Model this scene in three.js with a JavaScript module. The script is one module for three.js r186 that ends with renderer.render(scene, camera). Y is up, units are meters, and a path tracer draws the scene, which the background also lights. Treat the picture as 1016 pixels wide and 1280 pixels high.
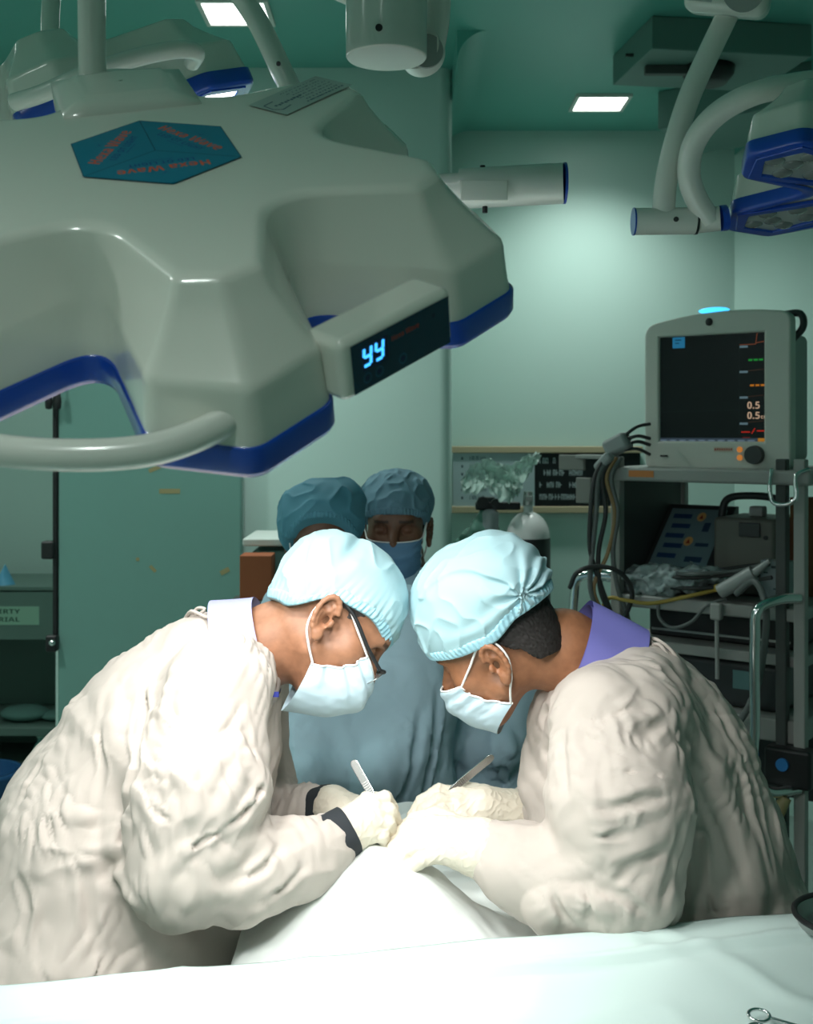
import * as THREE from 'three';
import { mergeGeometries, mergeVertices, toCreasedNormals } from 'three/addons/utils/BufferGeometryUtils.js';
import { RoundedBoxGeometry } from 'three/addons/geometries/RoundedBoxGeometry.js';
import { RectAreaLightUniformsLib } from 'three/addons/lights/RectAreaLightUniformsLib.js';
import { createNoise3D } from 'simplex-noise';

// ---------------------------------------------------------------- camera, exposure, room lights
const scene = new THREE.Scene();
scene.background = new THREE.Color(0x000000);
const FOCAL = 1450, CU = 508, CV = 540, EYE = 1.65;               // focal length in pixels, horizon row, eye height
const camera = new THREE.PerspectiveCamera(2 * Math.atan(640 / FOCAL) * 180 / Math.PI, 1016 / 1280, 0.05, 40);
camera.position.set(0, EYE, 0);
camera.focus = 1.7; camera.userData.fStop = 9;                       // slight softness of the far wall
camera.setViewOffset(1016, 1280, 0, 640 - CV, 1016, 1280);        // lens shift: level camera, horizon above the middle
const renderer = new THREE.WebGLRenderer({ antialias: true });
renderer.toneMapping = THREE.LinearToneMapping;
renderer.toneMappingExposure = 1.0;
renderer.shadowMap.enabled = true;
RectAreaLightUniformsLib.init();

const CEIL = 3.0;
const DOWNLIGHTS = [                                               // x, z, visible square ceiling panels and their siblings
  [0.79, -4.74], [-0.545, -3.72], [-1.9, -3.1], [-1.9, -0.8], [-0.5, 0.35],
];
const DOWN_CD = 7.8;                                               // candela of each recessed panel
const ALCOVE_CD = 2.6;
const SURGICAL_CD = 0.86;                                           // candela of each of the six modules of the lit head

// pixel (u, v) at depth d (metres in front of the lens) -> world
const P = (u, v, d) => new THREE.Vector3((u - CU) * d / FOCAL, EYE - (v - CV) * d / FOCAL, -d);
const A3 = (u, v, d) => P(u, v, d).toArray();
const V = (x, y, z) => new THREE.Vector3(x, y, z);

// ---------------------------------------------------------------- helpers
let seed = 12345;
const rnd = () => { seed = (seed * 1664525 + 1013904223) >>> 0; return seed / 4294967296; };
const noise3 = createNoise3D(rnd);
const clamp = (x, a = 0, b = 1) => Math.min(b, Math.max(a, x));
const mix = (a, b, t) => a + (b - a) * t;
const sstep = (a, b, x) => { const t = clamp((x - a) / (b - a)); return t * t * (3 - 2 * t); };
const taken = new Map();
const numbered = (n) => { const k = taken.get(n) || 0; taken.set(n, k + 1); return k ? n + '_' + String(k).padStart(3, '0') : n; };
const rgb = (r, g, b) => new THREE.Color().setRGB(r, g, b);
const std = (color, roughness = 0.6, extra = {}) => new THREE.MeshStandardMaterial({ color, roughness, side: THREE.DoubleSide, ...extra });
const phys = (color, roughness = 0.6, extra = {}) => new THREE.MeshPhysicalMaterial({ color, roughness, side: THREE.DoubleSide, ...extra });
function shadowed(o) { o.traverse((m) => { if (m.isMesh) { m.castShadow = true; m.receiveShadow = true; } }); return o; }
function thing(name, label, category, pos = [0, 0, 0], group) {
  const o = new THREE.Group(); o.name = numbered(name); o.position.set(...pos); o.userData = { label, category };
  if (group) o.userData.group = group;
  scene.add(o); return o;
}
function part(name, geo, mat, parent, label) {
  const g = Array.isArray(geo) ? join(geo) : geo;
  const m = new THREE.Mesh(g, mat); m.name = name; m.castShadow = m.receiveShadow = true;
  if (label) m.userData.label = label;
  parent.add(m); return m;
}
function single(name, geo, mat, label, category, group) {
  const m = part(numbered(name), geo, mat, scene); m.userData = { label, category }; if (group) m.userData.group = group; return m;
}
function struct(name, geo, mat, parent = scene) {
  const m = part(parent === scene ? name : name, geo, mat, parent); if (parent === scene) m.userData.kind = 'structure'; return m;
}
function join(list) {
  const gs = list.map((g) => { let q = g.index ? g.toNonIndexed() : g.clone(); for (const k of Object.keys(q.attributes)) if (!['position', 'normal', 'uv'].includes(k)) q.deleteAttribute(k); if (!q.attributes.uv) q.setAttribute('uv', new THREE.BufferAttribute(new Float32Array(q.attributes.position.count * 2), 2)); if (!q.attributes.normal) q.computeVertexNormals(); return q; });
  return mergeGeometries(gs);
}
const box = (w, h, d, x = 0, y = 0, z = 0, r = 0) => (r ? new RoundedBoxGeometry(w, h, d, 2, r) : new THREE.BoxGeometry(w, h, d)).translate(x, y, z);
const cyl = (r0, r1, h, n = 32) => new THREE.CylinderGeometry(r0, r1, h, n);
function rod(a, b, r, n = 16, r2 = r) {                             // cylinder from a to b
  const va = V(...a), vb = V(...b), d = vb.clone().sub(va), L = d.length();
  const g = new THREE.CylinderGeometry(r2, r, L, n);
  g.applyQuaternion(new THREE.Quaternion().setFromUnitVectors(V(0, 1, 0), d.normalize()));
  return g.translate(...va.add(vb).multiplyScalar(0.5).toArray());
}
const tube = (pts, r, seg = 48, n = 12, closed = false) => new THREE.TubeGeometry(new THREE.CatmullRomCurve3(pts.map((p) => (p.isVector3 ? p : V(...p))), closed, 'centripetal'), seg, r, n, closed);
const lathe = (pts, n = 40) => new THREE.LatheGeometry(pts.map((p) => new THREE.Vector2(...p)), n);
function orient(o, x, y, z) { const m = new THREE.Matrix4().makeBasis(x, y, z); o.quaternion.setFromRotationMatrix(m); return o; }
function canvas(w, h, draw) {
  const c = document.createElement('canvas'); c.width = w; c.height = h; const g = c.getContext('2d'); draw(g, w, h);
  const t = new THREE.CanvasTexture(c); t.colorSpace = THREE.SRGBColorSpace; t.magFilter = THREE.LinearFilter; return t;
}
function noiseTex(n, sx, sy, oct, lo, hi, srgb = false) {           // tiling-free value texture for bump / roughness
  const a = new Uint8Array(n * n * 4);
  for (let j = 0; j < n; j++) for (let i = 0; i < n; i++) {
    let v = 0, amp = 1, tot = 0, f = 1;
    const th = i / n * Math.PI * 2, tv = j / n * Math.PI * 2;
    for (let o = 0; o < oct; o++) { v += amp * noise3(Math.cos(th) * sx * f, Math.sin(th) * sx * f + Math.cos(tv) * sy * f * 0.7, Math.sin(tv) * sy * f); tot += amp; amp *= 0.55; f *= 2.1; }
    const q = clamp(mix(lo, hi, 0.5 + 0.5 * v / tot)) * 255;
    a.set([q, q, q, 255], (j * n + i) * 4);
  }
  const t = new THREE.DataTexture(a, n, n); t.magFilter = THREE.LinearFilter; t.wrapS = t.wrapT = THREE.RepeatWrapping; if (srgb) t.colorSpace = THREE.SRGBColorSpace; t.needsUpdate = true; return t;
}

// ---------------------------------------------------------------- signed distance modelling
const smin = (a, b, k) => { const h = Math.max(k - Math.abs(a - b), 0) / k; return Math.min(a, b) - h * h * k * 0.25; };
const smax = (a, b, k) => -smin(-a, -b, k);
function cone3(a, b, ra, rb) {                                      // tapered capsule
  const [ax, ay, az] = a, bx = b[0] - ax, by = b[1] - ay, bz = b[2] - az, L = bx * bx + by * by + bz * bz || 1e-9;
  return (x, y, z) => { const px = x - ax, py = y - ay, pz = z - az, t = clamp((px * bx + py * by + pz * bz) / L); const qx = px - bx * t, qy = py - by * t, qz = pz - bz * t; return Math.sqrt(qx * qx + qy * qy + qz * qz) - (ra + (rb - ra) * t); };
}
function ell(c, r) {
  const m = Math.min(...r);
  return (x, y, z) => { const a = (x - c[0]) / r[0], b = (y - c[1]) / r[1], d = (z - c[2]) / r[2]; const k = Math.sqrt(a * a + b * b + d * d); const a2 = a / r[0], b2 = b / r[1], d2 = d / r[2], k2 = Math.sqrt(a2 * a2 + b2 * b2 + d2 * d2); return k2 < 1e-9 ? -m : k * (k - 1) / k2; };
}
function union(list, k) { return (x, y, z) => { let d = 1e9; for (let i = 0; i < list.length; i++) d = smin(d, list[i](x, y, z), k); return d; }; }
function chain(pts, k = 0.02) { const l = []; for (let i = 0; i + 1 < pts.length; i++) l.push(cone3(pts[i][0], pts[i + 1][0], pts[i][1], pts[i + 1][1])); return union(l, k); }

// sparse surface nets with gradient normals
function netMesh(f, lo, hi, h, margin = 0.02) {
  const n = [0, 1, 2].map((k) => Math.ceil((hi[k] - lo[k]) / h) + 2), B = 6;
  const [nx, ny, nz] = n, S = nx * ny, val = new Float32Array(nx * ny * nz).fill(NaN), at = (i, j, k) => i + j * nx + k * S;
  const blocks = [], R = B * h * 0.87 * 1.15 + margin;
  for (let k = 0; k < nz - 1; k += B) for (let j = 0; j < ny - 1; j += B) for (let i = 0; i < nx - 1; i += B) {
    if (Math.abs(f(lo[0] + (i + B / 2) * h, lo[1] + (j + B / 2) * h, lo[2] + (k + B / 2) * h)) > R) continue;
    blocks.push([i, j, k]);
    for (let c = k; c <= Math.min(k + B, nz - 1); c++) for (let b = j; b <= Math.min(j + B, ny - 1); b++) for (let a = i; a <= Math.min(i + B, nx - 1); a++) {
      const q = at(a, b, c); if (val[q] !== val[q]) val[q] = f(lo[0] + a * h, lo[1] + b * h, lo[2] + c * h);
    }
  }
  const vid = new Int32Array(nx * ny * nz).fill(-1), pos = [], E = [[0, 1], [0, 2], [0, 4], [1, 3], [1, 5], [2, 3], [2, 6], [3, 7], [4, 5], [4, 6], [5, 7], [6, 7]];
  const cells = [], cv = new Float32Array(8);
  for (const [i0, j0, k0] of blocks) for (let k = k0; k < Math.min(k0 + B, nz - 1); k++) for (let j = j0; j < Math.min(j0 + B, ny - 1); j++) for (let i = i0; i < Math.min(i0 + B, nx - 1); i++) {
    let m = 0; for (let c = 0; c < 8; c++) { cv[c] = val[at(i + (c & 1), j + ((c >> 1) & 1), k + (c >> 2))]; if (cv[c] < 0) m |= 1 << c; }
    if (m === 0 || m === 255) continue;
    let sx = 0, sy = 0, sz = 0, w = 0;
    for (const [a, b] of E) { if (((m >> a) & 1) === ((m >> b) & 1)) continue; const t = cv[a] / (cv[a] - cv[b]); sx += mix(a & 1, b & 1, t); sy += mix((a >> 1) & 1, (b >> 1) & 1, t); sz += mix(a >> 2, b >> 2, t); w++; }
    vid[at(i, j, k)] = pos.length / 3; cells.push(i, j, k);
    pos.push(lo[0] + (i + sx / w) * h, lo[1] + (j + sy / w) * h, lo[2] + (k + sz / w) * h);
  }
  const idx = [];
  for (let q = 0; q < cells.length; q += 3) {
    const i = cells[q], j = cells[q + 1], k = cells[q + 2], v0 = val[at(i, j, k)];
    const quad = (a, b, c, d, flip) => { if (a < 0 || b < 0 || c < 0 || d < 0) return; if (flip) idx.push(a, c, b, a, d, c); else idx.push(a, b, c, a, c, d); };
    if (j > 0 && k > 0) { const v1 = val[at(i + 1, j, k)]; if ((v0 < 0) !== (v1 < 0)) quad(vid[at(i, j - 1, k - 1)], vid[at(i, j, k - 1)], vid[at(i, j, k)], vid[at(i, j - 1, k)], v1 < 0); }
    if (i > 0 && k > 0) { const v1 = val[at(i, j + 1, k)]; if ((v0 < 0) !== (v1 < 0)) quad(vid[at(i - 1, j, k - 1)], vid[at(i - 1, j, k)], vid[at(i, j, k)], vid[at(i, j, k - 1)], v1 < 0); }
    if (i > 0 && j > 0) { const v1 = val[at(i, j, k + 1)]; if ((v0 < 0) !== (v1 < 0)) quad(vid[at(i - 1, j - 1, k)], vid[at(i, j - 1, k)], vid[at(i, j, k)], vid[at(i - 1, j, k)], v1 < 0); }
  }
  const N = pos.length / 3, p = new Float32Array(pos), nor = new Float32Array(N * 3), e = h * 0.5;
  for (let q = 0; q < N; q++) {
    const x = p[q * 3], y = p[q * 3 + 1], z = p[q * 3 + 2], d = f(x, y, z);
    let gx = f(x + e, y, z) - f(x - e, y, z), gy = f(x, y + e, z) - f(x, y - e, z), gz = f(x, y, z + e) - f(x, y, z - e);
    const l = Math.hypot(gx, gy, gz) || 1e-9, step = clamp(d * 2 * e / l, -h * 0.6, h * 0.6); gx /= l; gy /= l; gz /= l;
    p[q * 3] -= gx * step; p[q * 3 + 1] -= gy * step; p[q * 3 + 2] -= gz * step; nor.set([gx, gy, gz], q * 3);
  }
  const g = new THREE.BufferGeometry();
  g.setAttribute('position', new THREE.BufferAttribute(p, 3)); g.setAttribute('normal', new THREE.BufferAttribute(nor, 3));
  g.setIndex(idx); return g;
}
function paint(g, fn) {                                             // vertex colour of the stuff itself (skin, hair, stains)
  const p = g.attributes.position, c = new Float32Array(p.count * 3);
  for (let i = 0; i < p.count; i++) c.set(fn(p.getX(i), p.getY(i), p.getZ(i)), i * 3);
  g.setAttribute('color', new THREE.BufferAttribute(c, 3)); return g;
}
// parametric sheet
function sheet(nu, nv, fn, closedU = false) {
  const pos = [], uv = [], idx = [];
  for (let j = 0; j <= nv; j++) for (let i = 0; i <= nu; i++) { const q = fn(i / nu, j / nv); pos.push(q[0], q[1], q[2]); uv.push(q.length > 3 ? q[3] : i / nu, q.length > 3 ? q[4] : j / nv); }
  for (let j = 0; j < nv; j++) for (let i = 0; i < nu; i++) { const a = j * (nu + 1) + i, b = a + 1, c = a + nu + 1, d = c + 1; idx.push(a, b, d, a, d, c); }
  const g = new THREE.BufferGeometry(); g.setAttribute('position', new THREE.Float32BufferAttribute(pos, 3)); g.setAttribute('uv', new THREE.Float32BufferAttribute(uv, 2)); g.setIndex(idx); g.computeVertexNormals();
  if (closedU) { const n = g.attributes.normal; for (let j = 0; j <= nv; j++) { const a = j * (nu + 1), b = a + nu, v = V(n.getX(a) + n.getX(b), n.getY(a) + n.getY(b), n.getZ(a) + n.getZ(b)).normalize(); n.setXYZ(a, v.x, v.y, v.z); n.setXYZ(b, v.x, v.y, v.z); } }
  return g;
}
// ---------------------------------------------------------------- materials of the room
const grain = noiseTex(256, 2.5, 2.5, 4, 0.2, 0.8);
const M = {
  wall: std(rgb(0.57, 0.76, 0.70), 0.42, { bumpMap: grain, bumpScale: 0.0006 }),
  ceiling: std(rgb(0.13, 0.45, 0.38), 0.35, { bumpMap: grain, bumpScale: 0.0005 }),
  floor: std(rgb(0.22, 0.30, 0.27), 0.35),
  doorLeaf: std(rgb(0.16, 0.32, 0.28), 0.22, { bumpMap: grain, bumpScale: 0.0003 }),
  cabinet: std(rgb(0.12, 0.20, 0.17), 0.45),
  black: std(rgb(0.012, 0.013, 0.014), 0.45),
  rubber: std(rgb(0.02, 0.021, 0.022), 0.75),
  steel: std(rgb(0.62, 0.63, 0.62), 0.22, { metalness: 1 }),
  brushed: std(rgb(0.45, 0.46, 0.45), 0.38, { metalness: 1 }),
  chrome: std(rgb(0.75, 0.76, 0.76), 0.1, { metalness: 1 }),
  enamel: phys(rgb(0.84, 0.84, 0.76), 0.34, { clearcoat: 1, clearcoatRoughness: 0.12 }),
  enamelTube: phys(rgb(0.80, 0.80, 0.74), 0.28, { clearcoat: 0.7, clearcoatRoughness: 0.12 }),
  blue: phys(rgb(0.006, 0.07, 0.50), 0.3, { clearcoat: 0.7, clearcoatRoughness: 0.15 }),
  duct: std(rgb(0.13, 0.24, 0.21), 0.6),
  rackGrey: std(rgb(0.33, 0.345, 0.325), 0.5),
  rackDark: std(rgb(0.06, 0.07, 0.066), 0.55),
  plasticGrey: std(rgb(0.34, 0.36, 0.34), 0.45),
  plasticDark: std(rgb(0.035, 0.04, 0.042), 0.4),
  cable: std(rgb(0.13, 0.15, 0.145), 0.5),
  cableDark: std(rgb(0.03, 0.033, 0.033), 0.5),
};
// ---------------------------------------------------------------- room shell (walls have thickness)
const T = 0.12;
function wallSeg(name, x0, z0, x1, z1, mat, y0 = 0, y1 = CEIL, out = 1, parent) {   // slab whose room face runs from (x0, z0) to (x1, z1)
  const L = Math.hypot(x1 - x0, z1 - z0), g = new THREE.BoxGeometry(L, y1 - y0, T);
  const m = struct(name, g, mat, parent || scene); const a = Math.atan2(-(z1 - z0), x1 - x0);
  m.rotation.y = a; const nx = Math.sin(a), nz = Math.cos(a);
  m.position.set((x0 + x1) / 2 - nx * T / 2 * out, (y0 + y1) / 2, (z0 + z1) / 2 - nz * T / 2 * out); return m;
}
const ZP = -4.3, ZB = -5.2, XE = 0.17, XL = -2.7, XR = 2.6, ZF = 1.7, ZA = -6.2;
struct('floor', box(XR - XL + 0.4, 0.1, ZF - ZA + 0.4, (XL + XR) / 2, -0.05, (ZF + ZA) / 2), M.floor);
struct('ceiling', box(XR - XL + 0.4, 0.1, ZF - ZA + 0.4, (XL + XR) / 2, CEIL + 0.05, (ZF + ZA) / 2), M.ceiling);
wallSeg('wall_back', XE - 0.1, ZB, 1.47, ZB, M.wall);
wallSeg('wall_corner', 1.47, ZB, XR, -3.9, M.wall);
wallSeg('wall_right', XR, -3.9, XR, ZF, M.wall);
wallSeg('wall_front', XR, ZF, XL, ZF, M.wall);
wallSeg('wall_left', XL, ZF, XL, ZA, M.wall);
wallSeg('wall_alcove', XL, ZA, -1.0, ZA, M.wall);
wallSeg('wall_alcove_side', -1.18, ZA, -1.18, ZP - 0.14, M.wall);
{ // partition pier with a rounded free edge, beside the sliding door
  const s = new THREE.Shape(), x0 = -1.3, x1 = XE, z0 = ZP, z1 = ZB, r = 0.05;
  s.moveTo(x0, -z1); s.lineTo(x1, -z1); s.lineTo(x1, -z0 + r); s.quadraticCurveTo(x1, -z0, x1 - r, -z0); s.lineTo(x0, -z0); s.lineTo(x0, -z0 + 0.12); s.lineTo(x1 - 0.12, -z0 + 0.12); s.lineTo(x1 - 0.12, -z1); s.lineTo(x0, -z1);
  const sh = new THREE.Shape(); sh.moveTo(-1.3, 4.3); sh.lineTo(x1 - r, 4.3); sh.absarc(x1 - r, 4.3 + r, r, -Math.PI / 2, 0, false); sh.lineTo(x1, 5.2); sh.lineTo(x1 - 0.12, 5.2); sh.lineTo(x1 - 0.12, 4.42); sh.lineTo(-1.3, 4.42); sh.closePath();
  const g = new THREE.ExtrudeGeometry(sh, { depth: CEIL, bevelEnabled: false, curveSegments: 12 }); g.rotateX(-Math.PI / 2);
  struct('wall_pier', g, M.wall);
}
wallSeg('wall_header', XL, ZP, -1.3, ZP, M.wall, 2.35, CEIL);
wallSeg('wall_door_side', XL, ZP, -2.45, ZP, M.wall, 0, 2.35);
{ // coving where ceiling and walls meet
  const cove = (name, x0, z0, x1, z1, mat) => { const s = new THREE.Shape(), r = 0.11; s.moveTo(0, 0); s.lineTo(r, 0); s.absarc(r, -r, r, Math.PI / 2, Math.PI, false); s.closePath(); const L = Math.hypot(x1 - x0, z1 - z0); const g = new THREE.ExtrudeGeometry(s, { depth: L, bevelEnabled: false, curveSegments: 10 }); const m = struct(name, g, mat); m.position.set(x0, CEIL, z0); const dx = (x1 - x0) / L, dz = (z1 - z0) / L; orient(m, V(-dz, 0, dx), V(0, 1, 0), V(dx, 0, dz)); return m; };
  cove('trim_1', XE, ZB, 1.47, ZB, M.ceiling); cove('trim_2', 1.47, ZB, XR, -3.9, M.ceiling); cove('trim_3', XL, ZP, XE - 0.05, ZP, M.ceiling);
}
{ // sliding door leaf in front of the pier
  const d = new THREE.Group(); d.name = 'door_1'; d.userData = { kind: 'structure', label: 'green sliding theatre door leaf with old tape marks' }; scene.add(d);
  const x0 = P(72, 0, 4.22).x, x1 = P(302, 0, 4.22).x;
  part('door_leaf', box(x1 - x0, 2.12, 0.05, (x0 + x1) / 2, 1.07, -4.245, 0.008), M.doorLeaf, d);
  part('edge_seal', box(0.016, 1.35, 0.06, x0 - 0.008, 1.53, -4.24, 0.004), M.black, d, 'black rubber edge seal');
  part('handle', [box(0.045, 0.065, 0.05, x0 - 0.03, EYE - (687 - CV) * 4.22 / FOCAL, -4.215, 0.008)], M.black, d, 'black pull handle');
  part('lock', [box(0.04, 0.06, 0.05, x0 - 0.015, EYE - (803 - CV) * 4.22 / FOCAL, -4.21, 0.008)], M.black, d);
  part('lock_knob', new THREE.SphereGeometry(0.012, 14, 10).translate(x0 - 0.008, EYE - (801 - CV) * 4.22 / FOCAL, -4.18), M.chrome, d);
  const tape = std(rgb(0.30, 0.27, 0.13), 0.7);
  for (const [u, v, w, h, a] of [[212, 614, 26, 6, 0], [193, 586, 15, 5, 0.4], [282, 586, 16, 5, -0.1], [191, 711, 10, 4, -0.8], [281, 714, 12, 6, 0.5], [172, 699, 4, 4, 0]]) {
    const g = new THREE.BoxGeometry(w * 4.22 / FOCAL, h * 4.22 / FOCAL, 0.001); g.rotateZ(a); g.translate(...A3(u, v, 4.2195)); part('tape_scrap', g, tape, d);
  }
  // pull cords with weights beside the leaf
  for (const u of [49, 62, 73]) { }
}
{ const c = thing('blind_cord', 'black blind cords with weighted ends above sliding door edge', 'cord');
  for (const u of [61, 72]) { part('cord', rod(A3(u, 300, 4.18), A3(u, 490, 4.18), 0.003, 8), M.black, c); part('cord_weight', lathe([[0, 0], [0.012, 0.004], [0.014, 0.03], [0.008, 0.07], [0, 0.075]], 14).translate(...A3(u, 512, 4.18)), M.black, c); }
}
// ---------------------------------------------------------------- ceiling panels: glowing plate + a downward light of the same size
function downlight(x, z, label, nits, size = 0.195) {
  const t = thing('ceiling_light', label, 'ceiling light', [x, CEIL, z], 'square ceiling light panels');
  const fr = []; for (const [a, b, w, d] of [[0, 1, size + 0.03, 0.015], [0, -1, size + 0.03, 0.015], [1, 0, 0.015, size], [-1, 0, 0.015, size]]) fr.push(box(w, 0.012, d, a * (size / 2 + 0.0075), -0.006, b * (size / 2 + 0.0075)));
  part('frame', fr, M.enamelTube, t);
  part('diffuser', box(size, 0.006, size, 0, -0.004, 0), std(rgb(0.8, 0.8, 0.8), 0.5, { emissive: rgb(0.94, 1.0, 0.96), emissiveIntensity: 5 }), t);
  const l = new THREE.SpotLight(rgb(0.90, 1.0, 0.95), nits, 0, 1.2, 0.8, 2); l.castShadow = true; l.shadow.radius = size / 2 / 0.02; l.position.set(0, -0.03, 0); l.target.position.set(0, -1, 0); l.target.name = 'beam_target'; t.add(l, l.target);
}
DOWNLIGHTS.forEach(([x, z], i) => downlight(x, z, ['square lit ceiling panel in front of the rear wall', 'square lit ceiling panel above the folded lamp arm'][i] || 'square ceiling light panel over the open floor', DOWN_CD * [0.55, 0.75, 1.15, 1.15, 0.8][i]));
downlight(-1.95, -5.2, 'square ceiling light panel inside the alcove', ALCOVE_CD);
// ---------------------------------------------------------------- boxed ducts under the ceiling
{ const a = thing('ceiling_unit', 'grey boxed air unit under ceiling beside lamp arm', 'air unit');
  const g = new THREE.Shape(); const q = [[816, 20], [1010, 30], [1010 + 60, -10]];
  const p = [P(768, 68, 4.15), P(816, 20, 3.76), P(1012, 30, 3.84)].map((v) => [v.x, v.z]); const far = [p[2][0] + p[0][0] - p[1][0], p[2][1] + p[0][1] - p[1][1]];
  const poly = (pts, h0, h1) => { const s = new THREE.Shape(pts.map(([x, z]) => new THREE.Vector2(x, -z))); const e = new THREE.ExtrudeGeometry(s, { depth: h1 - h0, bevelEnabled: true, bevelSize: 0.004, bevelThickness: 0.004, bevelSegments: 2 }); e.rotateX(-Math.PI / 2); e.translate(0, h0, 0); return e; };
  part('casing', poly([p[0], p[1], p[2], far], 2.895, 2.995), M.duct, a);
  const c = P(885, 90, 3.95); part('fan_boss', lathe([[0, -0.05], [0.06, -0.05], [0.085, -0.02], [0.09, 0.01], [0, 0.01]], 24).translate(c.x, 2.885, c.z), M.black, a);
  part('bracket', box(0.16, 0.03, 0.03, c.x - 0.14, 2.875, c.z + 0.02, 0.004), M.rackDark, a);
  part('vent_slot', box(0.03, 0.008, 0.012, P(790, 68, 3.9).x, 2.93, P(790, 70, 3.96).z + 0.02), M.black, a);
  const b = thing('ceiling_duct', 'long grey boxed duct running toward rear corner under ceiling', 'duct');
  const q0 = P(824, 114, 4.6), q1 = P(1050, 69, 4.15); part('casing', poly([[q0.x, q0.z], [q1.x, q1.z], [q1.x + 0.25, q1.z - 0.42], [q0.x + 0.25, q0.z - 0.42]], 2.855, 2.995), M.duct, b);
}
// ---------------------------------------------------------------- alcove with a labelled cabinet
{ const dz = -5.55, k = 5.5; const pa = (u, v) => P(u, v, k);
  const xl = -2.62, xr = -1.25;
  const cb = thing('storage_cabinet', 'dark green shelving cabinet behind the sliding door', 'cabinet');
  const yt = pa(0, 737).y, y2 = pa(0, 800).y, y3 = pa(0, 915).y, y4 = pa(0, 965).y;
  part('top_panel', box(xr - xl, 0.03, 0.5, (xl + xr) / 2, yt, dz - 0.2, 0.004), M.cabinet, cb);
  part('fascia', box(xr - xl, yt - y2, 0.02, (xl + xr) / 2, (yt + y2) / 2, dz + 0.04, 0.004), M.cabinet, cb);
  part('shelf', box(xr - xl, 0.04, 0.5, (xl + xr) / 2, y3, dz - 0.2, 0.004), M.cabinet, cb);
  part('shelf', box(xr - xl, 0.04, 0.5, (xl + xr) / 2, 0.03, dz - 0.2, 0.004), M.cabinet, cb);
  part('back_panel', box(xr - xl, yt, 0.02, (xl + xr) / 2, yt / 2, dz - 0.44), M.cabinet, cb);
  for (const x of [xl, xr]) part('side_panel', box(0.03, yt, 0.48, x, yt / 2, dz - 0.2), M.cabinet, cb);
  const tex = canvas(512, 160, (g, w, h) => { g.fillStyle = '#8fb9a2'; g.fillRect(0, 0, w, h); g.fillStyle = '#24473a'; g.font = 'bold 54px sans-serif'; g.textAlign = 'right'; g.fillText('DIRTY', 410, 62); g.fillText('MATERIAL', 410, 132); });
  const a = pa(-70, 758), b = pa(49, 781);
  const sg = new THREE.PlaneGeometry(b.x - a.x, a.y - b.y).translate((a.x + b.x) / 2, (a.y + b.y) / 2, dz + 0.052);
  part('label_card', box(b.x - a.x, a.y - b.y, 0.002, (a.x + b.x) / 2, (a.y + b.y) / 2, dz + 0.0505), std(rgb(0.3, 0.5, 0.4), 0.6), cb); part('label_print', sg, std(0xffffff, 0.6, { map: tex }), cb, 'pale green printed card');
  const bt = thing('pump_bottle', 'small clear green bottle on the alcove shelf', 'bottle', [pa(47, 0).x, 0.0505, dz + 0.0]);
  part('bottle_body', lathe([[0, 0], [0.04, 0], [0.042, 0.06], [0.036, 0.09], [0.016, 0.12], [0.016, 0.14], [0, 0.14]], 24), phys(rgb(0.35, 0.75, 0.65), 0.15, { transmission: 0.4, thickness: 0 }), bt);
  part('cap', lathe([[0, 0.14], [0.02, 0.14], [0.022, 0.16], [0, 0.165]], 20), std(rgb(0.45, 0.7, 0.6), 0.4), bt);
  for (const [u, r, n] of [[18, 0.09, 0], [58, 0.06, 1]]) single('folded_linen', new THREE.SphereGeometry(r, 24, 14).scale(1.3, 0.42, 1).translate(pa(u, 0).x, y3 + 0.02 + r * 0.4, dz - 0.1), std(rgb(0.12, 0.25, 0.22), 0.9), n ? 'small rounded green linen bundle beside larger one in alcove' : 'large rounded green linen bundle on the alcove shelf', 'linen');
  single('plastic_bin', lathe([[0, 0.001], [0.13, 0.001], [0.165, 0.2], [0.17, 0.205], [0.17, 0.222], [0.15, 0.222], [0.12, 0.02], [0, 0.02]], 32).translate(P(-25, 0, 4.9).x, 0, -4.9), std(rgb(0.02, 0.10, 0.26), 0.4), 'blue plastic bin below the labelled cabinet', 'bin');
  single('blue_sachet', new THREE.ConeGeometry(0.05, 0.1, 4, 1).translate(pa(0, 0).x, yt + 0.065, dz - 0.02), std(rgb(0.12, 0.4, 0.6), 0.5), 'small pale blue folded pack on top of the labelled cabinet', 'pack');
}
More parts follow.
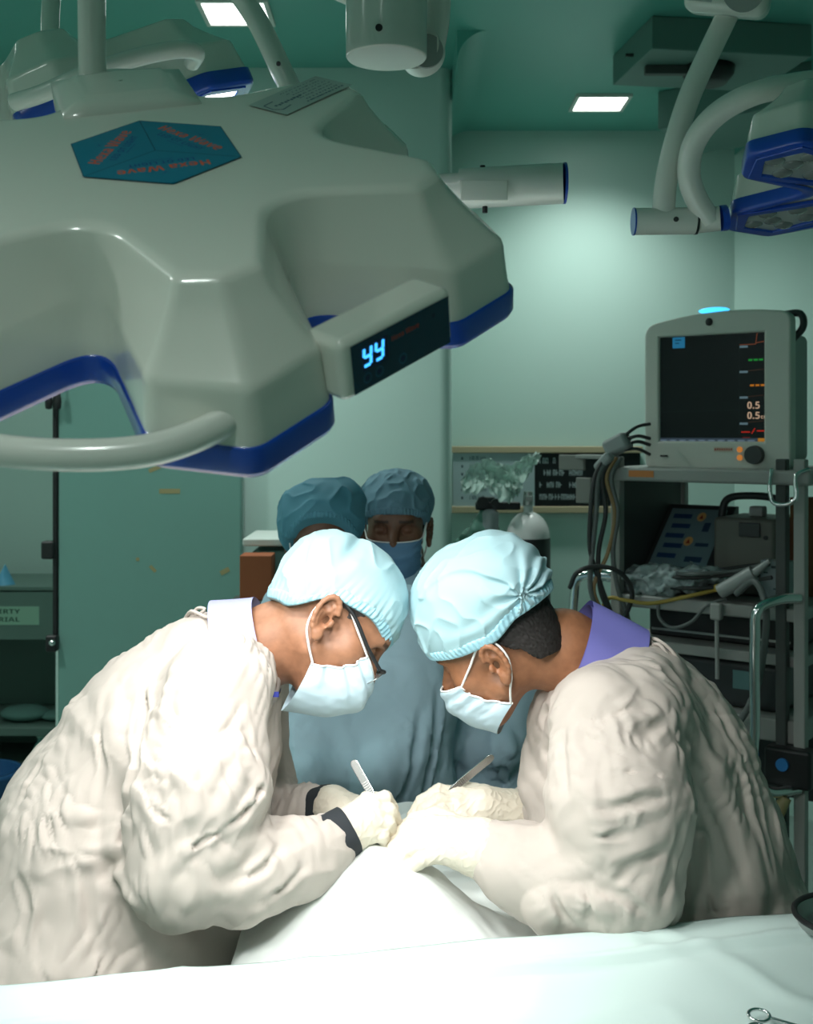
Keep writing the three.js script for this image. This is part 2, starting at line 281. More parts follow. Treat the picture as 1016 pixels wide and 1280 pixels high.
// ---------------------------------------------------------------- notice board on the rear wall
{ const d = 5.17, nb = thing('notice_board', 'long framed notice board with white list and black panel', 'notice board');
  const a = P(566, 566, d), b = P(800, 633, d), c = P(668, 566, d);
  const scrawl = (g, x, y, w, h, dot) => { for (let q = x; q < x + w; q += h * 0.55) { const k = rnd(); if (k < 0.12) { q += h * 0.2; continue; } g.fillRect(q, y, h * 0.13, h); if (k > 0.3) g.fillRect(q, y + (k > 0.7 ? 0 : h * 0.42), h * 0.4, h * 0.16); if (k > 0.55) g.fillRect(q + h * 0.3, y + h * 0.1, h * 0.13, h * 0.9); } };   // lettering too small to read
  const white = canvas(512, 320, (g, w, h) => { g.fillStyle = '#a9bcc0'; g.fillRect(0, 0, w, h); g.fillStyle = '#33474f'; [110, 85, 95, 80, 100, 92].forEach((n, i) => { g.fillRect(52, 26 + i * 47, 12, 16); scrawl(g, 105, 20 + i * 47, n, 24); }); });
  const blk = canvas(640, 320, (g, w, h) => { g.fillStyle = '#0b1416'; g.fillRect(0, 0, w, h); g.fillStyle = '#aebfc0'; [[90, 0], [150, 90], [150, 120], [300, 0]].forEach(([a, b], i) => { scrawl(g, 30, 30 + i * 72, a, 34); if (b) scrawl(g, 210, 30 + i * 72, b, 34); }); });
  part('white_panel', new THREE.PlaneGeometry(c.x - a.x, a.y - b.y).translate((a.x + c.x) / 2, (a.y + b.y) / 2, -d + 0.002), std(0xffffff, 0.4, { map: white }), nb);
  part('black_panel', new THREE.PlaneGeometry(b.x - c.x, a.y - b.y).translate((b.x + c.x) / 2, (a.y + b.y) / 2, -d + 0.002), std(0xffffff, 0.4, { map: blk }), nb);
  part('backing', box(b.x - a.x, a.y - b.y, 0.02, (a.x + b.x) / 2, (a.y + b.y) / 2, -d - 0.01), M.plasticGrey, nb);
  const tan = std(rgb(0.50, 0.42, 0.27), 0.6);
  for (const v of [562, 637]) part('frame_rail', box(b.x - a.x + 0.02, 0.03, 0.03, (a.x + b.x) / 2, P(0, v, d).y, -d, 0.004), tan, nb, 'tan wooden rail');
}
// ---------------------------------------------------------------- surgical light heads
const K60 = Math.PI / 3;
function starOutline(o, m = 6) {                                    // o: gap radius rg, gap fillet gf, corner (ac, bc), tip at, fillet cf
  const v = [];
  for (let k = 0; k < 6; k++) {
    const c = Math.cos(k * K60), s = Math.sin(k * K60), put = (a, b, f, n) => v.push([a * c - b * s, a * s + b * c, f, n]);
    put(o.rg * Math.cos(K60 / 2), -o.rg * Math.sin(K60 / 2), o.gf, m * 2); put(o.ac, -o.bc, o.cf, m); put(o.at, 0, o.cf, m); put(o.ac, o.bc, o.cf, m);
  }
  const out = [];
  v.forEach((p, i) => {
    const a = v[(i + v.length - 1) % v.length], b = v[(i + 1) % v.length];
    const la = Math.hypot(a[0] - p[0], a[1] - p[1]), lb = Math.hypot(b[0] - p[0], b[1] - p[1]), fa = Math.min(p[2], la * 0.48), fb = Math.min(p[2], lb * 0.48);
    const p0 = [p[0] + (a[0] - p[0]) / la * fa, p[1] + (a[1] - p[1]) / la * fa], p2 = [p[0] + (b[0] - p[0]) / lb * fb, p[1] + (b[1] - p[1]) / lb * fb];
    for (let q = 0; q <= p[3]; q++) { const t = q / p[3], u = 1 - t; out.push([u * u * p0[0] + 2 * u * t * p[0] + t * t * p2[0], u * u * p0[1] + 2 * u * t * p[1] + t * t * p2[1]]); }
    out.push([mix(p2[0], b[0], 0.25), mix(p2[1], b[1], 0.25)]);
  });
  return out;
}
const LV = (t) => { // outline parameters along the side, t = 0 top edge, 1 shoulder, 2 bottom
  const top = { rg: 0.150, gf: 0.055, ac: 0.262, bc: 0.037, at: 0.275, cf: 0.007 }, mid = { rg: 0.158, gf: 0.05, ac: 0.296, bc: 0.072, at: 0.338, cf: 0.012 }, bot = { rg: 0.170, gf: 0.05, ac: 0.302, bc: 0.077, at: 0.348, cf: 0.014 };
  const a = t < 1 ? top : mid, b = t < 1 ? mid : bot, k = t < 1 ? t : t - 1, r = {}; for (const q in a) r[q] = mix(a[q], b[q], k); return r;
};
const inset = (o, d) => ({ rg: o.rg - d, gf: o.gf, ac: o.ac - d, bc: Math.max(0.008, o.bc - d * 0.6), at: o.at - d, cf: o.cf });
function loft(rows, capTop, capBottom) {                            // rows: [outline points, y]
  const pos = [], idx = [], n = rows[0][0].length;
  rows.forEach(([o, y]) => o.forEach(([x, z]) => pos.push(x, y, z)));
  for (let r = 0; r + 1 < rows.length; r++) for (let i = 0; i < n; i++) { const a = r * n + i, b = r * n + (i + 1) % n, c = a + n, d = b + n; idx.push(a, b, d, a, d, c); }
  const cap = (r, flip) => { const c = pos.length / 3; pos.push(0, rows[r][1], 0); for (let i = 0; i < n; i++) { const a = r * n + i, b = r * n + (i + 1) % n; if (flip) idx.push(c, b, a); else idx.push(c, a, b); } };
  if (capTop) cap(0, true); if (capBottom) cap(rows.length - 1, false);
  const g = new THREE.BufferGeometry(); g.setAttribute('position', new THREE.Float32BufferAttribute(pos, 3)); g.setIndex(idx); g.computeVertexNormals(); return g;
}
const housingGeo = (() => {
  const rows = [];
  const o0 = starOutline(inset(LV(0), 0.016)); for (const k of [0.3, 0.6, 0.85, 0.96]) rows.push([o0.map(([x, z]) => [x * k, z * k]), 0]);
  for (let q = 0; q <= 5; q++) { const a = q / 5 * Math.PI / 2 * 0.75; rows.push([starOutline(inset(LV(0), 0.016 * (1 - Math.sin(a)))), -0.011 * (1 - Math.cos(a))]); }
  for (let q = 1; q <= 8; q++) rows.push([starOutline(LV(q / 9)), mix(-0.012, -0.066, q / 9 + 0.04 * Math.sin(q / 9 * 3.14))]);
  rows.push([starOutline(LV(0.97)), -0.064], [starOutline(LV(1.03)), -0.070], [starOutline(LV(1.12)), -0.077], [starOutline(LV(1.5)), -0.096], [starOutline(LV(2)), -0.118]);
  return loft(rows, true, false);
})();
const rimGeo = loft([[starOutline(inset(LV(2), 0.002)), -0.112], [starOutline(inset(LV(2), -0.003)), -0.114], [starOutline(inset(LV(2), -0.004)), -0.134], [starOutline(inset(LV(2), -0.001)), -0.140], [starOutline(inset(LV(2), 0.018)), -0.141], [starOutline(inset(LV(2), 0.020)), -0.137]], false, false);
const baseGeo = loft([[starOutline(inset(LV(2), 0.012)), -0.134], [starOutline(inset(LV(2), 0.020)), -0.1345]], false, true);
const panelShape = (d) => { const s = new THREE.Shape(); [[0.16, -0.05 + d], [0.298 - d, -0.068 + d], [0.332 - d, 0], [0.298 - d, 0.068 - d], [0.16, 0.05 - d]].forEach(([x, y], i) => (i ? s.lineTo(x, y) : s.moveTo(x, y))); s.closePath(); return s; };
const panelGeo = new THREE.ExtrudeGeometry(panelShape(0.012), { depth: 0.003, bevelEnabled: false }).rotateX(Math.PI / 2).translate(0, -0.1355, 0);
const framePanelGeo = (() => { const s = panelShape(0); s.holes.push(panelShape(0.014)); return new THREE.ExtrudeGeometry(s, { depth: 0.005, bevelEnabled: true, bevelSize: 0.001, bevelThickness: 0.001, bevelSegments: 1 }).rotateX(Math.PI / 2).translate(0, -0.137, 0); })();
const stickerTex = canvas(1024, 1024, (g, w) => {
  g.fillStyle = '#1c7d9c'; g.fillRect(0, 0, w, w); g.translate(w / 2, w / 2);
  g.strokeStyle = '#0c4a66'; g.lineWidth = 7;
  for (const a of [0, 120, 240]) { g.beginPath(); g.moveTo(0, 0); g.lineTo(Math.cos(a * Math.PI / 180) * w / 2, Math.sin(a * Math.PI / 180) * w / 2); g.stroke(); }
  g.beginPath(); for (let k = 0; k <= 6; k++) { const a = k * K60; g.lineTo(Math.cos(a) * w * 0.497, Math.sin(a) * w * 0.497); } g.stroke();
  for (const a of [60, 180, 300]) {
    g.save(); g.rotate((a + 90) * Math.PI / 180); g.textAlign = 'center';
    g.fillStyle = '#e2552f'; g.font = 'bold 100px sans-serif'; g.fillText('Hexa Wave', 0, -235);
    g.fillStyle = '#123f86'; g.font = 'bold 58px sans-serif'; g.fillText('LED OT LIGHT', 0, -168);
    g.fillStyle = '#123f86'; g.beginPath(); g.moveTo(-26, -352); g.lineTo(2, -338); g.lineTo(34, -362); g.lineTo(8, -330); g.closePath(); g.fill();
    g.fillRect(-70, -150, 140, 5); g.restore();
  }
});
const hexGeo = (R, y) => { const p = [0, y, 0], uv = [0.5, 0.5], idx = []; for (let k = 0; k < 6; k++) { p.push(R * Math.cos(k * K60), y, R * Math.sin(k * K60)); uv.push(0.5 + 0.5 * Math.cos(k * K60), 0.5 - 0.5 * Math.sin(k * K60)); idx.push(0, 1 + (k + 1) % 6, 1 + k); } const g = new THREE.BufferGeometry(); g.setAttribute('position', new THREE.Float32BufferAttribute(p, 3)); g.setAttribute('uv', new THREE.Float32BufferAttribute(uv, 2)); g.setIndex(idx); g.computeVertexNormals(); return g; };
const labelTex = canvas(512, 200, (g, w, h) => {
  g.fillStyle = '#b4c0bb'; g.fillRect(0, 0, w, h); g.strokeStyle = '#1e3a5a'; g.fillStyle = '#1e3a5a'; g.lineWidth = 6;
  g.beginPath(); g.moveTo(30, 60); g.lineTo(18, 120); g.lineTo(50, 150); g.lineTo(120, 140); g.moveTo(30, 60); g.lineTo(100, 56); g.stroke();
  g.font = 'bold 34px sans-serif'; for (let i = 0; i < 9; i++) g.fillRect(60 + i * 22, 92 + (i % 2) * 4, 15, 14);
  for (let r = 0; r < 7; r++) for (let x = 200 + (r % 3) * 14; x < 480; x += 12 + rnd() * 16) g.fillRect(x, 22 + r * 24, 6 + rnd() * 10, r > 4 ? 9 : 5);
});
const panelLit = std(rgb(0.85, 0.87, 0.88), 0.3, { emissive: rgb(0.95, 1.0, 1.0), emissiveIntensity: 5 });
const panelOff = phys(rgb(0.42, 0.46, 0.45), 0.12, { clearcoat: 1, clearcoatRoughness: 0.05 });
const lensMat = phys(rgb(0.2, 0.22, 0.22), 0.1, { clearcoat: 1, clearcoatRoughness: 0.03 });
const lensGeo = new THREE.SphereGeometry(0.017, 20, 8, 0, Math.PI * 2, Math.PI / 2, Math.PI / 2).scale(1, 0.35, 1);
function lampFrame(n, spin) {                                       // axes: e (lobe 0), n (back), g
  const N = n.clone().normalize(), e0 = V(1, 0, 0).addScaledVector(N, -N.x).normalize(), g0 = e0.clone().cross(N);
  const e = e0.clone().multiplyScalar(Math.cos(spin)).addScaledVector(g0, Math.sin(spin)), g = e.clone().cross(N); return [e, N, g];
}
function lampHead(label, C, n, spin, lit, screwDetail) {
  const t = thing('surgical_light', label, 'surgical light', C.toArray()); orient(t, ...lampFrame(n, spin));
  part('housing', housingGeo, M.enamel, t, 'cream white glossy moulded housing');
  part('blue_rim', rimGeo, M.blue, t, 'bright blue plastic rim');
  part('base_plate', baseGeo, M.enamelTube, t);
  for (let k = 0; k < 6; k++) {
    const fr = part('module_frame', framePanelGeo, M.blue, t); fr.rotation.y = -k * K60;
    const p = part('light_panel', panelGeo, lit ? panelLit : panelOff, fr);
    if (!lit) for (const [x, z] of [[0.205, -0.022], [0.205, 0.022], [0.255, -0.036], [0.255, 0.036], [0.262, 0], [0.298, 0]]) part('lens', lensGeo.clone().translate(x, -0.1386, z), lensMat, fr);
    if (k === 0 || screwDetail) part('screw', cyl(0.005, 0.005, 0.003, 14).rotateZ(Math.PI / 2).rotateY(-0.62).translate(0.318, -0.127, 0.052), M.brushed, fr);
  }
  return t;
}
const toLocal = (t, pts) => { t.updateMatrixWorld(true); const inv = t.matrixWorld.clone().invert(); return pts.map((p) => p.clone().applyMatrix4(inv)); };
function localGeo(t, g) { t.updateMatrixWorld(true); return g.applyMatrix4(t.matrixWorld.clone().invert()); }
const wtube = (t, pts, r, seg = 60, n = 20) => localGeo(t, tube(pts, r, seg, n));
const wrod = (t, a, b, r, n = 28, r2 = r) => localGeo(t, rod(a.toArray(), b.toArray(), r, n, r2));

// ------------------------------------------------ lit head in front
{
  const C = V(-0.238, EYE + 0.266, -1.10), n = V(0.0153, 1, 0.70);
  const t = lampHead('large six lobed lit surgical lamp head with blue hexagon sticker', C, n, 0.1613, true, true);
  part('sticker', hexGeo(0.0845, 0.0012), std(0xffffff, 0.35, { map: stickerTex }), t, 'teal hexagon sticker with red lettering');
  // maker's label on the rear lobe
  { const g = new THREE.PlaneGeometry(0.115, 0.05); g.rotateX(-Math.PI / 2); g.rotateY(Math.PI / 3 + 0.10); const a = -K60 - 0.02; g.translate(0.205 * Math.cos(a) - 0.0, 0.0014, 0.205 * Math.sin(a)); part('maker_label', g, std(0xffffff, 0.4, { map: labelTex }), t, 'printed specification label'); }
  // raised yoke mount on the back left lobe
  { const a = -2 * K60, base = [[0.115, -0.07], [0.23, -0.07], [0.238, 0], [0.23, 0.07], [0.115, 0.07]], topq = [[0.15, -0.042], [0.222, -0.048], [0.23, 0], [0.222, 0.048], [0.15, 0.042]];
    const mk = (list, d) => { const pts = []; list.forEach((p, i) => { const b = list[(i + 1) % list.length]; for (let q = 0; q < 6; q++) pts.push([mix(p[0], b[0], q / 6) * 1, mix(p[1], b[1], q / 6)]); }); return pts.map(([x, z]) => [x * Math.cos(a) - z * Math.sin(a), x * Math.sin(a) + z * Math.cos(a)]); };
    const l2 = base.map((p, i) => [mix(p[0], topq[i][0], 0.9), mix(p[1], topq[i][1], 0.9)]), l3 = topq.map(([x, z]) => [0.19 + (x - 0.19) * 0.86, z * 0.86]);
    const rows = [[mk(base), -0.03], [mk(base), 0.002], [mk(l2), 0.006], [mk(topq), 0.008], [mk(l3), 0.0085]]; const g = loft([...rows, [mk(l3.map(([x, z]) => [0.19 + (x - 0.19) * 0.05, z * 0.05])), 0.0088]], false, false); part('yoke_mount', g, M.enamel, t); }
  // control box bridging two lobes
  { const a = 33.5 * Math.PI / 180; const bx = part('control_box', box(0.136, 0.056, 0.046, 0, 0, 0, 0.009), M.enamel, t, 'grey control box with glowing blue digits');
    const X = V(Math.sin(a), 0, -Math.cos(a)), Z = V(Math.cos(a), 0, Math.sin(a)); orient(bx, X, V(0, 1, 0), Z); bx.position.set(0.296 * Math.cos(a), -0.083, 0.296 * Math.sin(a));
    bx.rotateX(-0.10);
    const tex = canvas(768, 288, (g, w, h) => {
      g.fillStyle = '#0d3a50'; g.fillRect(0, 0, w, h); g.fillStyle = '#c0402f'; g.font = 'bold 42px sans-serif'; g.fillText('Hexa Wave', 300, 92);
      g.strokeStyle = '#1d5f86'; g.lineWidth = 5; for (const [x, y] of [[105, 226], [195, 226], [380, 226]]) { g.beginPath(); g.arc(x, y, 28, 0, 7); g.stroke(); }
      g.fillStyle = '#0a2350'; for (const [x, y] of [[105, 226], [195, 226], [380, 226]]) { g.beginPath(); g.arc(x, y, 14, 0, 7); g.fill(); }
      g.fillStyle = '#07163f'; g.fillRect(76, 40, 200, 136); g.fillStyle = '#0a2742'; g.beginPath(); g.arc(640, 70, 14, 0, 7); g.fill(); });
    part('key_panel', new THREE.PlaneGeometry(0.119, 0.0446).translate(0.002, -0.001, 0.0233), std(0xffffff, 0.25, { map: tex }), bx);
    const seg = []; for (const ox of [-0.0405, -0.0265]) { const w = 0.0082, h = 0.0078; const bar = (x, y, hor) => seg.push(box(hor ? 0.0062 : 0.0021, hor ? 0.0021 : 0.0068, 0.0008, ox + x, 0.0058 + y, 0.0238)); bar(-w / 2, h / 2, false); bar(0, 0, true); bar(w / 2, h / 2, false); bar(w / 2, -h / 2, false); bar(0, -h, true); }
    const sg = join(seg); sg.applyMatrix4(new THREE.Matrix4().makeShear(0, 0, 0.12, 0, 0, 0)); part('digit_display', sg, std(rgb(0.2, 0.5, 0.9), 0.4, { emissive: rgb(0.05, 0.42, 1.0), emissiveIntensity: 2.0 }), bx, 'glowing blue digits 99');
  }
  // grip rail between two lobes
  { const q = (a, r, y) => V(r * Math.cos(a * Math.PI / 180), y, r * Math.sin(a * Math.PI / 180));
    part('grip_rail', tube([q(58, 0.30, -0.092), q(63, 0.325, -0.096), q(72, 0.345, -0.1), q(84, 0.352, -0.1), q(98, 0.352, -0.1), q(108, 0.345, -0.1), q(118, 0.32, -0.094), q(122, 0.30, -0.092)], 0.0125, 64, 20), M.enamelTube, t); }
  // upright yoke tube, joint and curved arm
  part('yoke_tube', wtube(t, [P(116, 150, 1.29), P(115, 60, 1.29), P(114, -60, 1.29), P(112, -170, 1.31), P(130, -260, 1.4), P(200, -330, 1.5)], 0.0152), M.enamelTube, t);
  const j0 = P(575, 236, 1.52), j1 = P(704, 229, 1.5), jl = P(470, 242, 1.54);
  const jt = part('joint_sleeve', wrod(t, j0, j1, 0.0262), M.enamelTube, t);
  part('joint_cap', wrod(t, j1, P(707, 229, 1.5), 0.0266), M.blue, t, 'blue end cap');
  part('joint_neck', wrod(t, jl, P(577, 236, 1.52), 0.021), M.enamelTube, t);
  for (const [u, v] of [[603, 211], [606, 262]]) part('joint_screw', wrod(t, P(u, v - 4, 1.512), P(u, v + 4, 1.512), 0.0036, 10), M.black, t);
  part('joint_flat', localGeo(t, box(0.06, 0.026, 0.004, ...A3(605, 238, 1.482), 0.001)), M.enamel, t);
  part('support_arm', wtube(t, [P(470, 242, 1.54), P(420, 215, 1.54), P(382, 150, 1.53), P(352, 88, 1.53), P(318, 20, 1.55), P(270, -45, 1.58), P(215, -110, 1.6), P(215, -260, 1.6), P(330, -330, 1.6), P(470, -340, 1.6)], 0.0148, 90), M.enamelTube, t);
  part('arm_screw', wrod(t, P(348, 79, 1.514), P(348, 80, 1.512), 0.003, 10), M.black, t);
  part('bracket_arm', wtube(t, [P(470, 242, 1.54), P(400, 240, 1.46), P(330, 215, 1.4), P(260, 190, 1.34)], 0.0145, 40), M.enamelTube, t);
  // the six light modules throw their beams down onto the field
  const aim = V(-0.08, 0.98, -1.78), at = new THREE.Object3D(); at.name = 'beam_target'; 
  t.updateMatrixWorld(true);
  for (let k = 0; k < 6; k++) {
    const s = new THREE.SpotLight(rgb(1.0, 0.985, 0.95), SURGICAL_CD, 0, 0.80, 1, 2); s.castShadow = true; s.shadow.radius = 2.6; s.shadow.mapSize.set(1024, 1024);
    s.position.set(0.25 * Math.cos(k * K60), -0.16, 0.25 * Math.sin(k * K60)); t.add(s);
    const [q] = toLocal(t, [aim.clone().add(V(0.09 * Math.cos(k), 0, 0.09 * Math.sin(k)))]); s.target.position.copy(q); t.add(s.target); s.target.name = 'beam_target';
  }
}
// ------------------------------------------------ second head behind it
{
  const C = P(58, 98, 1.98), n = V(-0.35, 1, 0.12);
  const t = lampHead('second surgical lamp head half hidden behind the large lit one', C, n, 0.25, true, true);
  const q = (a, r, y) => V(r * Math.cos(a * Math.PI / 180), y, r * Math.sin(a * Math.PI / 180));
  part('grip_rail', wtube(t, [P(18, 128, 1.62), P(50, 118, 1.60), P(110, 92, 1.58), P(170, 72, 1.60), P(225, 62, 1.64), P(245, 66, 1.68), P(240, 78, 1.72)], 0.0125), M.enamelTube, t);
  part('yoke_tube', wtube(t, [C.clone().add(V(0, 0.0, -0.02)), C.clone().add(V(0, 0.2, -0.05)), C.clone().add(V(0.1, 0.4, 0)), C.clone().add(V(0.3, 0.5, 0.1))], 0.016), M.enamelTube, t);
  const s = new THREE.SpotLight(rgb(1.0, 0.985, 0.95), SURGICAL_CD * 0.8, 0, 0.5, 0.9, 2); s.castShadow = true; s.shadow.radius = 6; s.position.set(0, -0.17, 0); t.add(s); const [w] = toLocal(t, [V(-0.1, 0.95, -1.75)]); s.target.position.copy(w); s.target.name = 'beam_target'; t.add(s.target);
}
// ------------------------------------------------ third head by the monitor, switched off
{
  const C = P(1146, 141, 2.0), n = V(0.03, 1, -0.17);
  const t = lampHead('switched off surgical lamp head hanging above the monitor', C, n, 0.70, false, true);
  const jA = P(793, 277, 2.12), jB = P(872, 276, 2.12), jC = P(908, 272, 2.11);
  part('joint_sleeve', wrod(t, jA, jB, 0.0245), M.enamelTube, t); part('joint_neck', wrod(t, jB, P(900, 273, 2.11), 0.0225), M.enamelTube, t);
  part('joint_cap', wrod(t, P(791, 277, 2.12), jA, 0.0252), M.blue, t, 'blue end cap'); part('joint_cap', wrod(t, P(900, 273, 2.11), jC, 0.0235), M.blue, t, 'blue end cap');
  part('joint_screw', wrod(t, P(845, 274, 2.098), P(845, 274, 2.092), 0.0048, 14), M.black, t);
  part('joint_ring', wrod(t, P(868, 276, 2.12), P(871, 276, 2.12), 0.0252), M.black, t);
  part('support_arm', wtube(t, [P(829, 272, 2.12), P(832, 230, 2.12), P(843, 180, 2.12), P(862, 120, 2.12), P(889, 60, 2.12), P(912, 12, 2.12), P(930, -30, 2.12)], 0.0205), M.enamelTube, t);
  part('yoke_tube', wtube(t, [P(888, 276, 2.11), P(872, 252, 2.1), P(861, 218, 2.08), P(867, 180, 2.06), P(893, 145, 2.03), P(940, 118, 2.0), P(1000, 105, 1.99), P(1050, 100, 1.99), P(1100, 100, 1.99), P(1150, 118, 2.0)], 0.0205), M.enamelTube, t);
  const kb = part('arm_knuckle', box(0.150, 0.095, 0.09, 0, 0, 0, 0.022), M.enamelTube, t, 'white plastic arm knuckle with printed label');
  const inv = t.quaternion.clone().invert(); const [kp] = toLocal(t, [P(912, -14, 2.1)]); kb.position.copy(kp); kb.quaternion.copy(inv).multiply(new THREE.Quaternion().setFromEuler(new THREE.Euler(0.25, -0.35, -0.12)));
  part('knuckle_cover', cyl(0.036, 0.036, 0.012, 32).rotateX(Math.PI / 2).translate(0.03, -0.006, 0.046), M.plasticGrey, kb);
  part('knuckle_label', new THREE.PlaneGeometry(0.045, 0.035).translate(-0.045, -0.012, 0.0455), std(0xffffff, 0.5, { map: labelTex }), kb);
  part('drop_arm', wtube(t, [P(930, -30, 2.12), P(930, -140, 2.12), P(850, -230, 2.05), P(700, -300, 1.85)], 0.024), M.enamelTube, t);
}
// ------------------------------------------------ ceiling column all arms hang from
{ const c = P(483, 40, 1.6), t = thing('ceiling_mount', 'cylindrical white lamp hub hanging between the lamp arms', 'lamp mount', [c.x, 0, c.z]);
  const yb = P(0, 70, 1.6).y;
  part('hub', lathe([[0, yb - 0.004], [0.0535, yb - 0.004], [0.0558, yb - 0.001], [0.056, yb + 0.01], [0.056, yb + 0.07], [0.0553, yb + 0.071], [0.056, yb + 0.072], [0.056, yb + 0.2], [0.045, yb + 0.22], [0, yb + 0.22]], 56), M.enamelTube, t);
  part('column', cyl(0.04, 0.04, CEIL - yb - 0.2, 32).translate(0, (CEIL + yb + 0.2) / 2, 0), M.enamelTube, t);
  part('ceiling_flange', cyl(0.12, 0.13, 0.03, 40).translate(0, CEIL - 0.016, 0), M.enamelTube, t);
  part('hub_screw', new THREE.CylinderGeometry(0.0048, 0.0048, 0.004, 16).rotateX(Math.PI / 2).translate(-0.009, P(0, 35, 1.545).y, 0.056), M.black, t);
  const w = (u, v, d) => P(u, v, d).sub(V(c.x, 0, c.z));
  part('knuckle', [new THREE.CylinderGeometry(0.034, 0.034, 0.042, 36).rotateZ(0.25).rotateX(Math.PI / 2).translate(...w(524, 62, 1.68).toArray()), tube([w(540, 62, 1.68), w(547, 20, 1.68), w(548, -60, 1.68)], 0.018, 20, 16)], M.enamelTube, t);
  part('knuckle_disc', new THREE.CylinderGeometry(0.024, 0.024, 0.006, 30).rotateX(Math.PI / 2).translate(...w(533, 64, 1.655).toArray()), M.rackGrey, t);
  part('side_arm', tube([w(440, -10, 1.66), w(410, -25, 1.66), w(380, -60, 1.68)], 0.02, 20, 16), M.enamelTube, t);
}
// ---------------------------------------------------------------- monitor trolley and what stands on it
const RX = V(0.8, 0, 0.6), RZ = V(-0.6, 0, 0.8), RO = V(0.6, 0, -3.3);
const rk = (x, y, z) => RO.clone().addScaledVector(RX, x).addScaledVector(RZ, z).setY(y);
function rthing(name, label, category, x, y, z, group) { const t = thing(name, label, category, rk(x, y, z).toArray(), group); orient(t, RX, V(0, 1, 0), RZ); return t; }
{
  const t = rthing('equipment_trolley', 'grey steel equipment trolley carrying the patient monitor', 'trolley', 0, 0, 0);
  const w = 0.52, dp = 0.45;
  for (const [x, z] of [[0.0, 0], [w, 0], [0.0, -dp], [w, -dp]]) part('post', box(0.03, 1.56, 0.03, x, 0.8, z, 0.004), M.rackGrey, t);
  part('post', box(0.028, 1.56, 0.03, w - 0.048, 0.8, 0.0, 0.004), M.rackDark, t);
  part('side_panel', box(0.008, 0.36, dp - 0.04, 0.0, 1.36, -dp / 2), M.rackDark, t, 'dark side plate');
  part('top_shelf', box(w + 0.06, 0.038, dp + 0.06, w / 2 + 0.005, 1.532, -dp / 2 + 0.005, 0.008), M.rackGrey, t);
  part('middle_shelf', box(w, 0.035, dp + 0.02, w / 2, 1.175, -dp / 2, 0.006), M.rackGrey, t);
  part('tray_shelf', box(w, 0.03, dp, w / 2, 1.05, -dp / 2 - 0.02, 0.005), M.rackGrey, t);
  part('lower_shelf', box(w, 0.06, dp, w / 2, 0.87, -dp / 2, 0.006), M.rackGrey, t);
  part('base_shelf', box(w + 0.02, 0.05, dp, w / 2, 0.2, -dp / 2, 0.006), M.rackDark, t);
  part('back_panel', box(w, 0.62, 0.01, w / 2, 0.87, -dp - 0.01), M.plasticDark, t);
  const col = std(rgb(0.55, 0.20, 0.05), 0.5); part('sticker', box(0.075, 0.018, 0.001, 0.09, 1.534, 0.036), col, t, 'orange lettered sticker');
  const hl = (n, pts) => part('push_handle', tube(pts, 0.0135, 50, 16), M.chrome, t);
  hl(0, [[0.0, 1.235, -0.02], [-0.06, 1.24, -0.01], [-0.125, 1.225, 0.0], [-0.14, 1.16, 0.0], [-0.14, 0.9, 0.0], [-0.14, 0.7, 0], [-0.12, 0.64, 0], [0, 0.63, -0.02]]);
  hl(1, [[w, 1.225, 0.02], [w - 0.03, 1.225, 0.08], [w - 0.07, 1.2, 0.12], [w - 0.075, 1.13, 0.125], [w - 0.075, 0.9, 0.125], [w - 0.075, 0.78, 0.125], [w - 0.05, 0.74, 0.1], [w, 0.735, 0.02]]);
  for (const [x, z] of [[0.02, -0.03], [w - 0.02, -0.03], [0.02, -dp + 0.03], [w - 0.02, -dp + 0.03]]) { const c = part('caster', new THREE.CylinderGeometry(0.05, 0.05, 0.03, 24).rotateZ(Math.PI / 2).translate(x, 0.05, z), M.rubber, t); part('caster_fork', box(0.04, 0.09, 0.03, x, 0.1, z), M.brushed, c); }
  part('sensor_clip', tube([[w - 0.06, 1.555, 0.045], [w - 0.06, 1.5, 0.06], [w - 0.05, 1.47, 0.062], [w - 0.02, 1.465, 0.062], [w + 0.005, 1.48, 0.06], [w + 0.005, 1.54, 0.05], [w + 0.03, 1.556, 0.03]], 0.006, 40, 10), M.chrome, t);
  part('outlet_box', box(0.12, 0.1, 0.06, w - 0.02, 0.79, 0.02, 0.01), M.black, t); part('outlet_knob', cyl(0.016, 0.016, 0.01, 20).rotateX(Math.PI / 2).translate(w - 0.03, 0.8, 0.054), std(rgb(0.03, 0.2, 0.5), 0.4), t, 'small blue button');
  part('hose', tube([[w - 0.02, 0.72, 0.06], [w - 0.06, 0.6, 0.1], [w - 0.1, 0.45, 0.12], [w - 0.12, 0.3, 0.12]], 0.016, 30, 12), std(rgb(0.30, 0.26, 0.12), 0.5), t, 'yellowish hose');
}
